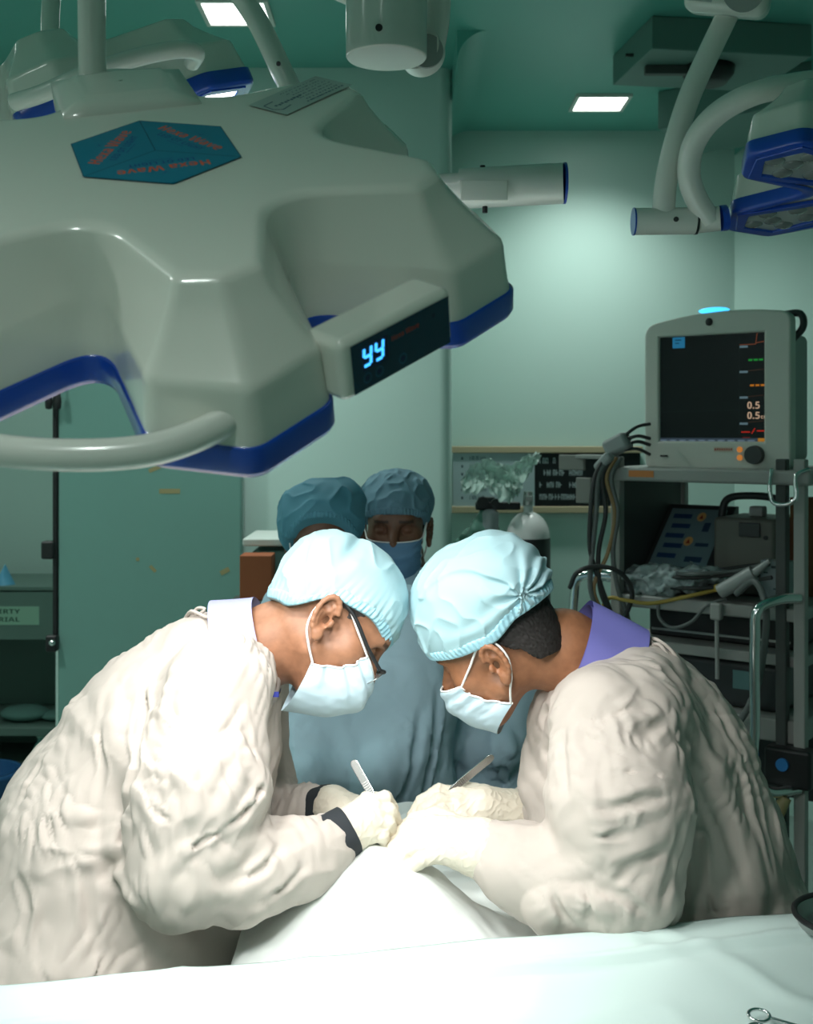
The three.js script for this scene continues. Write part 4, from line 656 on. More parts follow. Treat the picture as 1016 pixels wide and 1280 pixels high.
function maskMesh(p, headM, o, mat) { // pleated sheet from cheek to cheek
  const N = 60, R = 36;
  const fn = (a, b) => { const t = a * 2 - 1, at = Math.abs(t), k = Math.sin(at * Math.PI / 2); const cF = o.front[0][0] * (1 - b) * (1 - b) + 2 * o.front[1][0] * b * (1 - b) + o.front[2][0] * b * b, cU = o.front[0][1] * (1 - b) * (1 - b) + 2 * o.front[1][1] * b * (1 - b) + o.front[2][1] * b * b;
    const sF = mix(o.side[0][0], o.side[1][0], b) + 0.015 * Math.sin(b * Math.PI), sU = mix(o.side[0][1], o.side[1][1], b), sZ = mix(o.side[0][2], o.side[1][2], b); const w = Math.pow(at, 2.1); const gather = o.gather * Math.sin(b * 22 + 0.6) * (0.25 + 0.75 * w), pleat = 0.0022 * Math.sin(b * 3 * Math.PI * 2) * (1 - w);
    return [mix(cF, sF, w) + pleat + gather * 0.7 + o.sag * Math.sin(b * Math.PI) * (1 - at), mix(cU, sU, Math.pow(at, 1.6)) + 0.3 * gather, Math.sign(t) * sZ * k + gather * 0.6 * Math.sign(t) + 0.0012 * noise3(a * 9, b * 9, 3)]; };
  const g = sheet(N, R, fn).applyMatrix4(headM), m = part('mask', g, mat, p, o.label);
  const hem = []; for (let i = 0; i <= 20; i++) hem.push(V(...fn(0.0, i / 20)).applyMatrix4(headM)); const hem2 = []; for (let i = 0; i <= 20; i++) hem2.push(V(...fn(1, i / 20)).applyMatrix4(headM)); const top = []; for (let i = 0; i <= 24; i++) top.push(V(...fn(i / 24, 0)).applyMatrix4(headM));
  part('mask_hem', [tube(hem, 0.0018, 40, 6), tube(hem2, 0.0018, 40, 6), tube(top, 0.0016, 40, 6)], MC.loop, m);
  for (const s of [0, 1]) { const z = s ? 1 : -1, T0 = fn(s, 0.02), B0 = fn(s, 0.98); const pts = [T0, [mix(T0[0], 0.004, 0.5), mix(T0[1], 0.034, 0.5) , z * 0.0775], [0.004, 0.034, z * 0.080], [-0.02, 0.03, z * 0.0815], [-0.03, 0.0, z * 0.082], [-0.02, -0.032, z * 0.079], [mix(-0.012, B0[0], 0.3), mix(-0.04, B0[1], 0.35), z * 0.0745], B0].map((q) => V(...q).applyMatrix4(headM)); part('ear_loop', tube(pts, 0.0019, 60, 6), MC.loop, m, 'white elastic ear loop'); }
  return m;
}
// folds drawn as strokes on the photograph, dropped onto the base cloth surface along the view ray
function dropStroke(f, pts, d0) { return pts.map(([u, v]) => { let d = d0 - 0.45; const q = V(0, 0, 0); for (let i = 0; i < 90; i++) { q.copy(P(u, v, d)); const s = f(q.x, q.y, q.z); if (s < 0.0015) break; d += Math.max(0.0015, s * 0.8); if (d > d0 + 0.4) return null; } return [q.x, q.y, q.z]; }).filter(Boolean); }
function cloth(base, strokes, d0, amp, seedv) {
  const S = strokes.map(([pts, w, a]) => {
    const q = dropStroke(base, pts, d0); if (q.length < 2) return null;
    const W = w * (a > 0 ? 1.25 : 0.8) * d0 / FOCAL, cum = [0]; for (let i = 0; i + 1 < q.length; i++) cum.push(cum[i] + Math.hypot(q[i + 1][0] - q[i][0], q[i + 1][1] - q[i][1], q[i + 1][2] - q[i][2])); const T = cum[cum.length - 1];
    const seg = []; for (let i = 0; i + 1 < q.length; i++) if (Math.abs(q[i][2] - q[i + 1][2]) < 0.065) seg.push([...q[i], q[i + 1][0] - q[i][0], q[i + 1][1] - q[i][1], q[i + 1][2] - q[i][2], cum[i] / T, cum[i + 1] / T]);
    if (!seg.length) return null;
    const lo = [0, 1, 2].map((k) => Math.min(...q.map((p) => p[k])) - W * 2.6), hi = [0, 1, 2].map((k) => Math.max(...q.map((p) => p[k])) + W * 2.6);
    return { seg, W, a: a * (a > 0 ? 0.55 : 0.75) / 1000, lo, hi };
  }).filter(Boolean);
  return (x, y, z) => {
    let d = base(x, y, z); if (Math.abs(d) > 0.05) return d;
    const wx = noise3(x * 4 + seedv, y * 4, z * 4) * 0.07, wy = noise3(x * 4, y * 4 + seedv, z * 4 + 9) * 0.07;
    const m = 0.35 + 0.65 * sstep(-0.4, 0.6, noise3(x * 3.5 + 3, y * 3.5, z * 3.5 + seedv)), c1 = noise3((x + wx) * 6.5, (y + wy) * 5 + seedv, z * 6.5), c2 = noise3((x + wy) * 12 + 7, (y - wx) * 9, z * 12 + seedv), c3 = noise3((x - wx) * 21 + 7, (y + wy) * 16, z * 21 + seedv), c4 = noise3(x * 5 + 11, y * 4, z * 5 + seedv);
    d -= amp * (1.6 * Math.sqrt(c1 * c1 + 0.002) - 1.1 * m * Math.sqrt(c2 * c2 + 0.003) + 0.8 * m * Math.sqrt(c3 * c3 + 0.004) + 0.8 * c4 - 0.2);
    for (const s of S) {
      if (x < s.lo[0] || y < s.lo[1] || z < s.lo[2] || x > s.hi[0] || y > s.hi[1] || z > s.hi[2]) continue;
      let best = 1e9, along = 0;
      for (const g of s.seg) { const px_ = x - g[0], py_ = y - g[1], pz_ = z - g[2], L = g[3] * g[3] + g[4] * g[4] + g[5] * g[5] + 1e-9, t = clamp((px_ * g[3] + py_ * g[4] + pz_ * g[5]) / L), ex = px_ - g[3] * t, ey = py_ - g[4] * t, ez = pz_ - g[5] * t, q = ex * ex + ey * ey + ez * ez; if (q < best) { best = q; along = g[6] + (g[7] - g[6]) * t; } }
      const t = Math.sqrt(best) / s.W; if (t > 2.6) continue;
      const a = s.a * sstep(-0.02, 0.35, along) * sstep(-0.02, 0.35, 1 - along);
      d -= a * (a < 0 ? 1.25 * (Math.exp(-t * 1.5) - 0.0202) : Math.exp(-t * t)) - a * 0.4 * Math.exp(-(t - 1.6) * (t - 1.6) * 2.2);
    }
    return d;
  };
}
const px = (u, v, d, r) => [A3(u, v, d), r * d / FOCAL];
const squash = (f, axis, c, k) => (axis === 2 ? (x, y, z) => f(x, y, c + (z - c) * k) : (x, y, z) => f(c + (x - c) * k, y, z));
const boundsOf = (f) => f;
function ring(center, axis, r0, r1, len, n = 64, wob = 0, tilt = 0) { // open frustum band round a neck or wrist
  const a = axis.clone().normalize(), e = Math.abs(a.z) < 0.9 ? V(0, 0, 1) : V(1, 0, 0), u = e.clone().addScaledVector(a, -e.dot(a)).normalize(), w = a.clone().cross(u);
  return sheet(n, 6, (i, j) => { const th = i * Math.PI * 2, r = mix(r0, r1, j) + wob * Math.sin(th * 5 + j * 2), q = center.clone().addScaledVector(a, -j * len).addScaledVector(u, Math.cos(th) * r).addScaledVector(w, Math.sin(th) * r * (1 + tilt)); return q.toArray(); }, true);
}
function legs(xc, zc, spread) { const l = []; for (const s of [-1, 1]) l.push(cone3([xc, 0.9, zc + s * spread], [xc, 0.48, zc + s * spread], 0.085, 0.06), cone3([xc, 0.48, zc + s * spread], [xc, 0.1, zc + s * spread], 0.058, 0.042)); return l; }
function shoes(p, list, dirx, dirz) { for (const [x, z] of list) { const g = new THREE.SphereGeometry(1, 20, 12, 0, Math.PI * 2, 0, Math.PI / 2).scale(0.05, 0.075, 0.13); g.rotateY(Math.atan2(dirx, dirz)); g.translate(x + dirx * 0.05, 0.002, z + dirz * 0.05); part('shoe', g, M.rubber, p); } }
function glovedHand(p, spec, name = 'glove') {
  const l = []; for (const k of spec.knuckles) l.push(cone3(spec.wrist[0], k[0], spec.wrist[1], k[1])); l.push(cone3(spec.wrist[0], spec.palm[0], spec.wrist[1], spec.palm[1])); if (spec.arm) l.push(cone3(spec.arm[0], spec.wrist[0], spec.arm[1], spec.wrist[1]));
  const palm = union(l, 0.012), fs = spec.fingers.map((f) => chain(f, 0.004));
  const f = (x, y, z) => { let d = palm(x, y, z); let q = 1e9; for (const g of fs) q = smin(q, g(x, y, z), 0.0025); d = smin(d, q, 0.006); const n = 1 - Math.abs(noise3(x * 55, y * 55, z * 55)); return d - 0.0011 * n * n * n; };
  const all = [spec.wrist, spec.palm, ...(spec.arm ? [spec.arm] : []), ...spec.knuckles, ...spec.fingers.flat()], lo = [0, 1, 2].map((k) => Math.min(...all.map((q) => q[0][k] - q[1])) - 0.01), hi = [0, 1, 2].map((k) => Math.max(...all.map((q) => q[0][k] + q[1])) + 0.01);
  return part(name, netMesh(f, lo, hi, 0.0026, 0.01), MC.glove, p, 'cream latex glove');
}
const fr = (list, rr = [0.0112, 0.0104, 0.0094, 0.0082]) => list.map(([u, v, d], i) => [A3(u, v, d), rr[Math.min(i, rr.length - 1)]]);
const gownDark = std(rgb(0.05, 0.22, 0.2), 0.7);

// ================================================ surgeon with glasses, facing right
{
  const p = thing('person', 'surgeon in pale gown and glasses bending over the patient from the left table side', 'person', [0, 0, 0]);
  p.userData.label = 'surgeon with glasses, pale grey gown and lavender collar, holding an upright scalpel';
  const s = Math.SQRT1_2, F = V(s, -s, 0), U = V(s * Math.cos(0.26), s * Math.cos(0.26), -Math.sin(0.26)), sc = 0.945, o = P(413, 775, 1.725).addScaledVector(F.clone().cross(U), -0.079 * sc), HM = headFrame(o, F, U).multiply(new THREE.Matrix4().makeScale(sc, sc, sc)), inv = HM.clone().invert();
  const loc = (w) => w.clone().applyMatrix4(inv).toArray();
  const hg = netMesh(headSDF({ neck: [[loc(P(372, 785, 1.80)), 0.058], [loc(P(338, 805, 1.81)), 0.062], [loc(P(285, 835, 1.82)), 0.075]] }), [-0.30, -0.27, -0.115], [0.145, 0.155, 0.115], 0.0027, 0.012);
  const torsoPts = [px(255, 832, 1.83, 62), px(220, 918, 1.83, 118), px(150, 1045, 1.83, 142), px(115, 1190, 1.83, 172), px(105, 1400, 1.83, 188), px(100, 1640, 1.83, 200)];
  const torso = squash(chain(torsoPts, 0.05), 2, -1.83, 0.80);
  const nearArm = chain([[A3(270, 862, 1.668), 0.072], [A3(250, 980, 1.625), 0.092], [A3(228, 1080, 1.60), 0.079]], 0.03), foreArm = chain([[A3(228, 1082, 1.60), 0.075], [A3(305, 1087, 1.63), 0.066], [A3(375, 1074, 1.655), 0.052], [A3(411, 1056, 1.672), 0.042]], 0.03);
  const farArm = chain([[A3(300, 850, 1.985), 0.075], [A3(312, 990, 2.0), 0.072], [A3(335, 1030, 1.97), 0.055], [A3(388, 1010, 1.905), 0.037]], 0.03);
  const yoke = cone3(A3(285, 850, 1.68), A3(300, 838, 1.98), 0.066, 0.066), front = cone3(A3(292, 940, 1.82), A3(268, 1230, 1.78), 0.055, 0.06);
  const base = (x, y, z) => { let d = smin(torso(x, y, z), yoke(x, y, z), 0.06); d = smin(d, front(x, y, z), 0.05); d = smin(d, farArm(x, y, z), 0.03); const a = smin(nearArm(x, y, z), foreArm(x, y, z), 0.022); d = smin(d, a, 0.028); return smax(d, 0.32 - y, 0.01); };
  const strokes = [
    [[[197, 832], [184, 869], [176, 916], [168, 959], [160, 994], [153, 1037], [148, 1084]], 9, -13], [[[183, 951], [219, 935], [258, 930], [312, 935]], 3, -3],
    [[[219, 1072], [250, 1052], [281, 1037]], 5, -8], [[[269, 1040], [300, 1020], [322, 990], [332, 950]], 7, -10], [[[200, 1100], [225, 1065], [240, 1050]], 7, 6], [[[255, 1090], [300, 1060], [330, 1045]], 9, 7], [[[290, 1110], [330, 1085], [345, 1055]], 8, -7], [[[240, 1120], [300, 1115], [350, 1100]], 9, 6], [[[320, 1130], [360, 1105], [385, 1075]], 7, -6], [[[345, 1050], [365, 1075], [372, 1110]], 6, 7],
    [[[109, 838], [85, 885], [59, 935], [20, 1013]], 7, -7], [[[150, 800], [110, 860], [80, 930]], 9, 6], [[[140, 959], [137, 1013], [144, 1091], [164, 1130], [165, 1190]], 8, 9], [[[125, 900], [128, 960], [118, 1010]], 7, -6], [[[150, 850], [140, 900], [142, 950]], 8, 5], [[[20, 1080], [35, 1140], [20, 1200]], 8, -6], [[[110, 1080], [110, 1140], [125, 1200]], 9, -6],
    [[[215, 845], [205, 880], [200, 910]], 7, 6], [[[245, 850], [235, 890], [225, 925]], 8, -4], [[[290, 850], [280, 890], [265, 925]], 8, 5], [[[225, 950], [235, 1000], [250, 1035]], 8, 5], [[[190, 960], [185, 1010], [180, 1060]], 8, 5], [[[300, 950], [292, 990], [275, 1025]], 8, 7], [[[300, 880], [310, 920], [322, 960]], 8, -5], [[[175, 990], [200, 1020], [225, 1030]], 6, -4],
  ];
  part('gown', netMesh(cloth(base, strokes, 1.7, 0.0050, 1.3), [-0.86, 0.3, -2.14], [0.02, 1.46, -1.42], 0.0052, 0.03), MC.gown, p, 'crumpled pale grey surgical gown');
  const core = union([squash(chain(torsoPts.slice(0, 4).map(([q, r]) => [q, r - 0.03]), 0.05), 2, -1.83, 0.85), chain([[A3(285, 850, 1.70), 0.045], [A3(250, 980, 1.64), 0.045], [A3(228, 1080, 1.61), 0.042], [A3(330, 1080, 1.645), 0.034], [A3(432, 1042, 1.686), 0.022]], 0.02), chain([[A3(300, 850, 1.96), 0.045], [A3(312, 990, 2.0), 0.045], [A3(345, 1028, 1.95), 0.033], [A3(415, 1008, 1.88), 0.022]], 0.02), cone3(A3(338, 805, 1.81), A3(262, 850, 1.83), 0.058, 0.08), ...legs(-0.52, -1.83, 0.1)], 0.03);
  bodyMesh(p, HM, hg, core, [-0.85, 0.03, -2.1], [0.02, 1.45, -1.5], SKIN.a);
  shoes(p, [[-0.5, -1.73], [-0.5, -1.93]], 1, 0);
  capMesh(p, HM, { label: 'pale blue paper surgical cap', shape: union([ell([-0.006, 0.052, 0], [0.110, 0.097, 0.089]), ell([-0.055, 0.05, 0], [0.058, 0.062, 0.07]), ell([-0.056, 0.0, 0], [0.046, 0.055, 0.062])], 0.03), edge: [[-0.13, -0.05], [-0.07, -0.028], [-0.012, 0.036], [0.05, 0.05], [0.12, 0.036]], lo: [-0.14, -0.08, -0.115], hi: [0.14, 0.175, 0.115],
    wrinkle: (x, y, z) => { const g = edgeAt([[-0.13, -0.045], [-0.07, -0.02], [-0.012, 0.036], [0.05, 0.05], [0.12, 0.036]], x), k = Math.exp(-Math.max(0, y - g) / 0.018); const n = 1 - Math.abs(noise3(x * 13, y * 13, z * 13 + 5)); return -0.004 * n * n * n + 0.0016 * k * Math.sin(Math.atan2(z, x) * 46) + 0.010 * Math.exp(-(((x + 0.052) / 0.012) ** 2) - (((y - 0.112) / 0.03) ** 2)); } }, MC.cap, MC.capBand);
  hairMesh(p, HM, (x, y, z) => Math.max(y - 0.06, x - 0.036, -(y - edgeAt([[-0.13, -0.02], [-0.07, -0.01], [-0.03, 0.02], [0.012, 0.03], [0.022, 0.008], [0.036, 0.002]], x))), MC.hairGrey);
  maskMesh(p, HM, { label: 'pale blue pleated face mask', front: [[0.124, -0.020], [0.172, -0.065], [0.050, -0.150]], side: [[0.081, 0.002, 0.063], [0.028, -0.068, 0.066]], gather: 0.0042, sag: 0.006 }, MC.mask);
  { const g = new THREE.Group(); const W = (x, y, z) => V(x, y, z).applyMatrix4(HM); const m = part('glasses', [tube([W(-0.012, 0.034, 0.0815), W(0.02, 0.031, 0.082), W(0.075, 0.010, 0.078), W(0.112, 0.0, 0.071)], 0.0029, 40, 8), tube([W(-0.012, 0.034, -0.0815), W(0.02, 0.031, -0.082), W(0.075, 0.010, -0.078), W(0.112, 0.0, -0.071)], 0.0029, 40, 8), tube([W(0.112, 0.0, 0.071), W(0.120, 0.004, 0.06), W(0.124, 0.004, 0.0), W(0.120, 0.004, -0.06), W(0.112, 0.0, -0.071)], 0.0027, 40, 8)], M.black, p, 'black framed glasses');
    for (const z of [0.036, -0.036]) part('lens', (() => { const q = new THREE.SphereGeometry(1, 28, 10).scale(0.0016, 0.0165, 0.026); q.rotateZ(-0.25); q.translate(0.118, -0.014, z); return q.applyMatrix4(HM); })(), phys(rgb(0.9, 0.93, 0.92), 0.03, { transmission: 1, thickness: 0 }), m, 'clear glass lens'), part('lens_rim', (() => { const q = new THREE.TorusGeometry(1, 0.045, 8, 40).rotateY(Math.PI / 2).scale(0.02, 0.0165, 0.026); q.rotateZ(-0.25); q.translate(0.118, -0.014, z); return q.applyMatrix4(HM); })(), M.brushed, m); }
  { const ax = V(0.963, 0.27, 0), c = P(333, 806, 1.815); const m = part('shirt_collar', [ring(c, ax, 0.0775, 0.090, 0.066, 72, 0.0012), ring(c, ax, 0.0775, 0.072, 0.05, 72)], MC.collarA, p, 'lavender shirt collar'); part('collar_print', box(0.018, 0.008, 0.001, ...A3(341, 868, 1.742)), std(rgb(0.06, 0.08, 0.5), 0.7), m); }
  part('gown_ties', [tube([P(232, 772, 1.83), P(240, 764, 1.8), P(250, 768, 1.79), P(262, 772, 1.78), P(276, 768, 1.78)], 0.003, 30, 6), tube([P(232, 772, 1.83), P(244, 770, 1.81), P(256, 762, 1.8), P(248, 760, 1.81), P(240, 768, 1.82)], 0.0028, 30, 6)], MC.gown, p);
  const wr = [A3(429, 1043, 1.684), 0.0285];
  glovedHand(p, { arm: [A3(416, 1050, 1.678), 0.031], wrist: wr, palm: [A3(448, 1030, 1.705), 0.030], knuckles: [[A3(461, 1004, 1.712), 0.0135], [A3(467, 1015, 1.70), 0.0135], [A3(466, 1029, 1.69), 0.013], [A3(460, 1043, 1.684), 0.012]],
    fingers: [fr([[461, 1004, 1.712], [481, 998, 1.722], [489, 1009, 1.737], [494, 1024, 1.745]]), fr([[467, 1015, 1.70], [487, 1014, 1.708], [494, 1028, 1.728], [490, 1037, 1.742]]), fr([[466, 1029, 1.69], [485, 1029, 1.697], [490, 1042, 1.713], [484, 1048, 1.728]]), fr([[460, 1043, 1.684], [477, 1044, 1.688], [481, 1054, 1.70], [474, 1058, 1.712]], [0.0105, 0.0098, 0.0088, 0.0078]), fr([[440, 1018, 1.735], [460, 1000, 1.750], [478, 1000, 1.760], [490, 1014, 1.758]], [0.015, 0.0125, 0.0108, 0.0094])] });
  part('glove_cuff', ring(P(437, 1037, 1.688), P(437, 1037, 1.688).sub(P(408, 1055, 1.674)), 0.0368, 0.0425, 0.046, 48, 0.0012), MC.cuff, p, 'dark knitted gown cuff');
  part('glove_cuff', ring(P(412, 1006, 1.885), P(412, 1006, 1.885).sub(P(384, 1010, 1.91)), 0.032, 0.036, 0.05, 40, 0.001), MC.cuff, p, 'dark knitted gown cuff');
  glovedHand(p, { wrist: [A3(415, 1008, 1.88), 0.027], palm: [A3(440, 1018, 1.85), 0.028], knuckles: [[A3(458, 1015, 1.83), 0.013], [A3(458, 1026, 1.825), 0.013], [A3(456, 1036, 1.82), 0.0125], [A3(452, 1045, 1.815), 0.012]], fingers: [fr([[458, 1015, 1.83], [474, 1018, 1.81], [482, 1028, 1.80], [486, 1036, 1.79]]), fr([[458, 1026, 1.825], [474, 1030, 1.80], [481, 1039, 1.79], [482, 1046, 1.78]]), fr([[456, 1036, 1.82], [470, 1042, 1.80], [476, 1050, 1.79]]), fr([[452, 1045, 1.815], [464, 1052, 1.80], [470, 1058, 1.79]]), fr([[440, 1006, 1.86], [458, 1006, 1.84], [472, 1010, 1.825]], [0.0135, 0.0115, 0.0095])] });
}
// ================================================ surgeon facing left
{
  const p = thing('person', 'surgeon with tall pale blue cap and purple collar leaning toward the other surgeon', 'person');
  const pitch = 28 * Math.PI / 180, yaw = 22 * Math.PI / 180, roll = -0.06;
  const F = V(-Math.cos(pitch) * Math.cos(yaw), -Math.sin(pitch), -Math.cos(pitch) * Math.sin(yaw)).normalize(); let U = V(-Math.sin(pitch), Math.cos(pitch), roll); U.addScaledVector(F, -U.dot(F)).normalize();
  const sc = 0.94, S = F.clone().cross(U), o = P(614, 829, 1.725).addScaledVector(S, 0.079 * sc), HM = headFrame(o, F, U).multiply(new THREE.Matrix4().makeScale(sc, sc * 0.95, sc)), inv = HM.clone().invert(), loc = (w) => w.clone().applyMatrix4(inv).toArray();
  const hg = netMesh(headSDF({ earTilt: -0.1, neck: [[loc(P(655, 815, 1.80)), 0.060], [loc(P(700, 812, 1.81)), 0.066], [loc(P(760, 850, 1.83)), 0.08]] }), [-0.27, -0.25, -0.115], [0.145, 0.155, 0.115], 0.0027, 0.012);
  const torsoPts = [px(765, 862, 1.86, 62), px(792, 935, 1.87, 122), px(838, 1070, 1.88, 134), px(862, 1200, 1.88, 152), px(872, 1400, 1.88, 170), px(872, 1640, 1.88, 182)];
  const torso = squash(chain(torsoPts, 0.05), 2, -1.87, 0.82);
  const nearArm = chain([[A3(776, 914, 1.675), 0.08], [A3(776, 1000, 1.635), 0.097], [A3(778, 1095, 1.62), 0.083]], 0.03), foreArm = chain([[A3(770, 1100, 1.62), 0.08], [A3(700, 1102, 1.64), 0.068], [A3(645, 1082, 1.665), 0.052], [A3(612, 1066, 1.68), 0.042]], 0.03);
  const farArm = chain([[A3(735, 890, 2.02), 0.075], [A3(705, 1020, 2.02), 0.07], [A3(690, 1035, 1.99), 0.05], [A3(658, 1014, 1.93), 0.038]], 0.03);
  const yoke = cone3(A3(755, 900, 1.70), A3(752, 885, 2.02), 0.07, 0.068), crest = cone3(A3(800, 872, 1.77), A3(790, 866, 1.95), 0.07, 0.07), front = cone3(A3(722, 915, 1.83), A3(716, 1100, 1.82), 0.062, 0.064), flap = chain([[A3(880, 885, 1.80), 0.03], [A3(912, 950, 1.79), 0.032], [A3(938, 1040, 1.79), 0.03], [A3(955, 1140, 1.79), 0.03]], 0.02), lapel = cone3(A3(690, 880, 1.83), A3(672, 980, 1.85), 0.02, 0.028);
  const base = (x, y, z) => { let d = smin(torso(x, y, z), yoke(x, y, z), 0.06); d = smin(d, front(x, y, z), 0.05); d = smin(d, crest(x, y, z), 0.06); d = smin(d, lapel(x, y, z), 0.03); d = smin(d, flap(x, y, z), 0.035); d = smin(d, farArm(x, y, z), 0.03); const a = smin(nearArm(x, y, z), foreArm(x, y, z), 0.022); d = smin(d, a, mix(0.028, 0.06, sstep(1.12, 1.24, y))); return smax(d, 0.32 - y, 0.01); };
  const Z = (x, y) => [620 + x / 2.566, 740 + y / 2.566];
  const strokes = [
    [[Z(320, 170), Z(300, 300), Z(315, 430), Z(335, 560)], 3, -3], [[Z(300, 585), Z(420, 575), Z(520, 590), Z(610, 610)], 4, -5], [[Z(610, 560), Z(640, 680), Z(650, 800), Z(655, 930), Z(660, 1040)], 9, -13], [[Z(520, 370), Z(590, 500), Z(680, 620), Z(740, 740), Z(780, 900), Z(800, 1010)], 11, -9], [[Z(560, 330), Z(640, 440), Z(740, 640), Z(800, 800), Z(850, 960)], 11, 9], [[Z(660, 300), Z(760, 470), Z(820, 600), Z(870, 800), Z(900, 960)], 8, -8], [[Z(740, 440), Z(800, 560), Z(830, 700), Z(880, 860)], 7, 8],
    [[Z(330, 500), Z(430, 400), Z(530, 350)], 10, 9], [[Z(350, 400), Z(440, 370), Z(520, 380)], 8, -7], [[Z(470, 480), Z(520, 430), Z(540, 400)], 8, -6], [[Z(340, 640), Z(420, 640), Z(520, 620)], 9, 8], [[Z(270, 690), Z(360, 700), Z(480, 660), Z(580, 660)], 9, -8], [[Z(290, 780), Z(400, 780), Z(440, 770)], 7, -7], [[Z(430, 700), Z(428, 740), Z(425, 760)], 6, -4], [[Z(300, 840), Z(380, 860), Z(500, 800), Z(590, 760)], 10, 9], [[Z(360, 900), Z(450, 860), Z(560, 820)], 9, -7], [[Z(360, 950), Z(420, 900), Z(460, 870)], 7, -6], [[Z(450, 1000), Z(520, 900), Z(590, 850)], 9, 7], [[Z(310, 940), Z(420, 980), Z(500, 1050)], 8, -8], [[Z(240, 980), Z(330, 1010), Z(380, 1060)], 8, 8], [[Z(170, 940), Z(200, 1000), Z(230, 1060)], 7, -7], [[Z(280, 930), Z(300, 1000), Z(300, 1060)], 7, -6], [[Z(210, 960), Z(260, 1040), Z(270, 1080)], 7, 7],
    [[Z(210, 450), Z(220, 560), Z(240, 680)], 9, -6], [[Z(230, 480), Z(270, 520), Z(290, 560)], 7, 6], [[Z(160, 520), Z(150, 640), Z(180, 760)], 9, 5], [[Z(600, 700), Z(590, 800), Z(540, 960), Z(510, 1060)], 9, -7], [[Z(680, 960), Z(690, 1020), Z(720, 1040)], 6, -6],
  ];
  part('gown', netMesh(cloth(base, strokes, 1.7, 0.0050, 4.7), [0.08, 0.3, -2.2], [0.80, 1.45, -1.45], 0.0052, 0.03), MC.gown, p, 'crumpled pale grey surgical gown');
  const core = union([squash(chain(torsoPts.slice(0, 4).map(([q, r]) => [q, r - 0.03]), 0.05), 2, -1.87, 0.85), chain([[A3(750, 895, 1.70), 0.045], [A3(776, 1000, 1.65), 0.045], [A3(778, 1090, 1.63), 0.042], [A3(690, 1095, 1.65), 0.034], [A3(605, 1060, 1.685), 0.022]], 0.02), chain([[A3(735, 890, 2.0), 0.045], [A3(705, 1020, 2.0), 0.045], [A3(648, 1012, 1.92), 0.022]], 0.02), cone3(A3(700, 812, 1.81), A3(765, 860, 1.86), 0.06, 0.08), ...legs(0.46, -1.88, 0.1)], 0.03);
  bodyMesh(p, HM, hg, core, [0.08, 0.03, -2.15], [0.8, 1.45, -1.5], SKIN.b);
  shoes(p, [[0.44, -1.78], [0.44, -1.98]], -1, 0);
  const knot = [-0.100, 0.078, -0.03];
  capMesh(p, HM, { label: 'tall puffed pale blue paper surgical cap', shape: union([ell([-0.006, 0.095, -0.002], [0.119, 0.106, 0.102]), ell([0.012, 0.055, 0], [0.099, 0.07, 0.086]), ell([-0.06, 0.11, -0.01], [0.062, 0.075, 0.08])], 0.03), edge: [[-0.13, 0.055], [-0.08, 0.052], [-0.02, 0.032], [0.02, 0.034], [0.12, 0.046]], lo: [-0.16, 0.0, -0.13], hi: [0.15, 0.24, 0.13],
    wrinkle: (x, y, z) => { const dx = x - knot[0], dy = y - knot[1], r = Math.hypot(dx, dy, (z - knot[2]) * 0.5), a = Math.atan2(dy, dx); const n = 1 - Math.abs(noise3(x * 13, y * 13, z * 13 + 2)); const fold = 0.006 * Math.exp(-r / 0.075) * Math.sin(a * 9 + 3 * noise3(x * 9, y * 9, z * 9)) * sstep(0, 0.02, r); const ridge = -0.006 * Math.exp(-(((Math.hypot(x - 0.0, y - 0.07) - 0.098) / 0.006) ** 2)) * sstep(0.03, 0.07, -z); return -0.004 * n * n * n + fold * (z < 0.05 ? 1 : 0.3) + ridge * 0.6; } }, MC.cap, MC.capBand);
  hairMesh(p, HM, (x, y, z) => Math.max(y - 0.09, x - 0.012, -(y - edgeAt([[-0.13, -0.05], [-0.07, -0.035], [-0.045, 0.0], [-0.02, 0.022], [0.03, 0.02]], x))), MC.hair);
  maskMesh(p, HM, { label: 'pale blue face mask worn low on the nose', front: [[0.124, -0.012], [0.150, -0.06], [0.075, -0.128]], side: [[0.068, -0.016, 0.066], [0.008, -0.078, 0.062]], gather: 0.0026, sag: 0.004 }, MC.mask);
  { const ax = V(-0.93, 0.36, 0.04), c = P(716, 812, 1.81); part('shirt_collar', [ring(c, ax, 0.079, 0.072, 0.095, 72, 0.0030), ring(c, ax, 0.074, 0.066, 0.05, 72)], MC.collarB, p, 'purple shirt collar'); }
  part('gown_ties', [tube([P(812, 798, 1.80), P(822, 800, 1.78), P(838, 812, 1.77), P(850, 828, 1.77)], 0.003, 30, 6), tube([P(810, 806, 1.79), P(824, 806, 1.77), P(834, 818, 1.765), P(842, 832, 1.77)], 0.0028, 30, 6), tube([P(814, 800, 1.79), P(818, 812, 1.77), P(832, 824, 1.765)], 0.0028, 24, 6)], MC.gown, p);
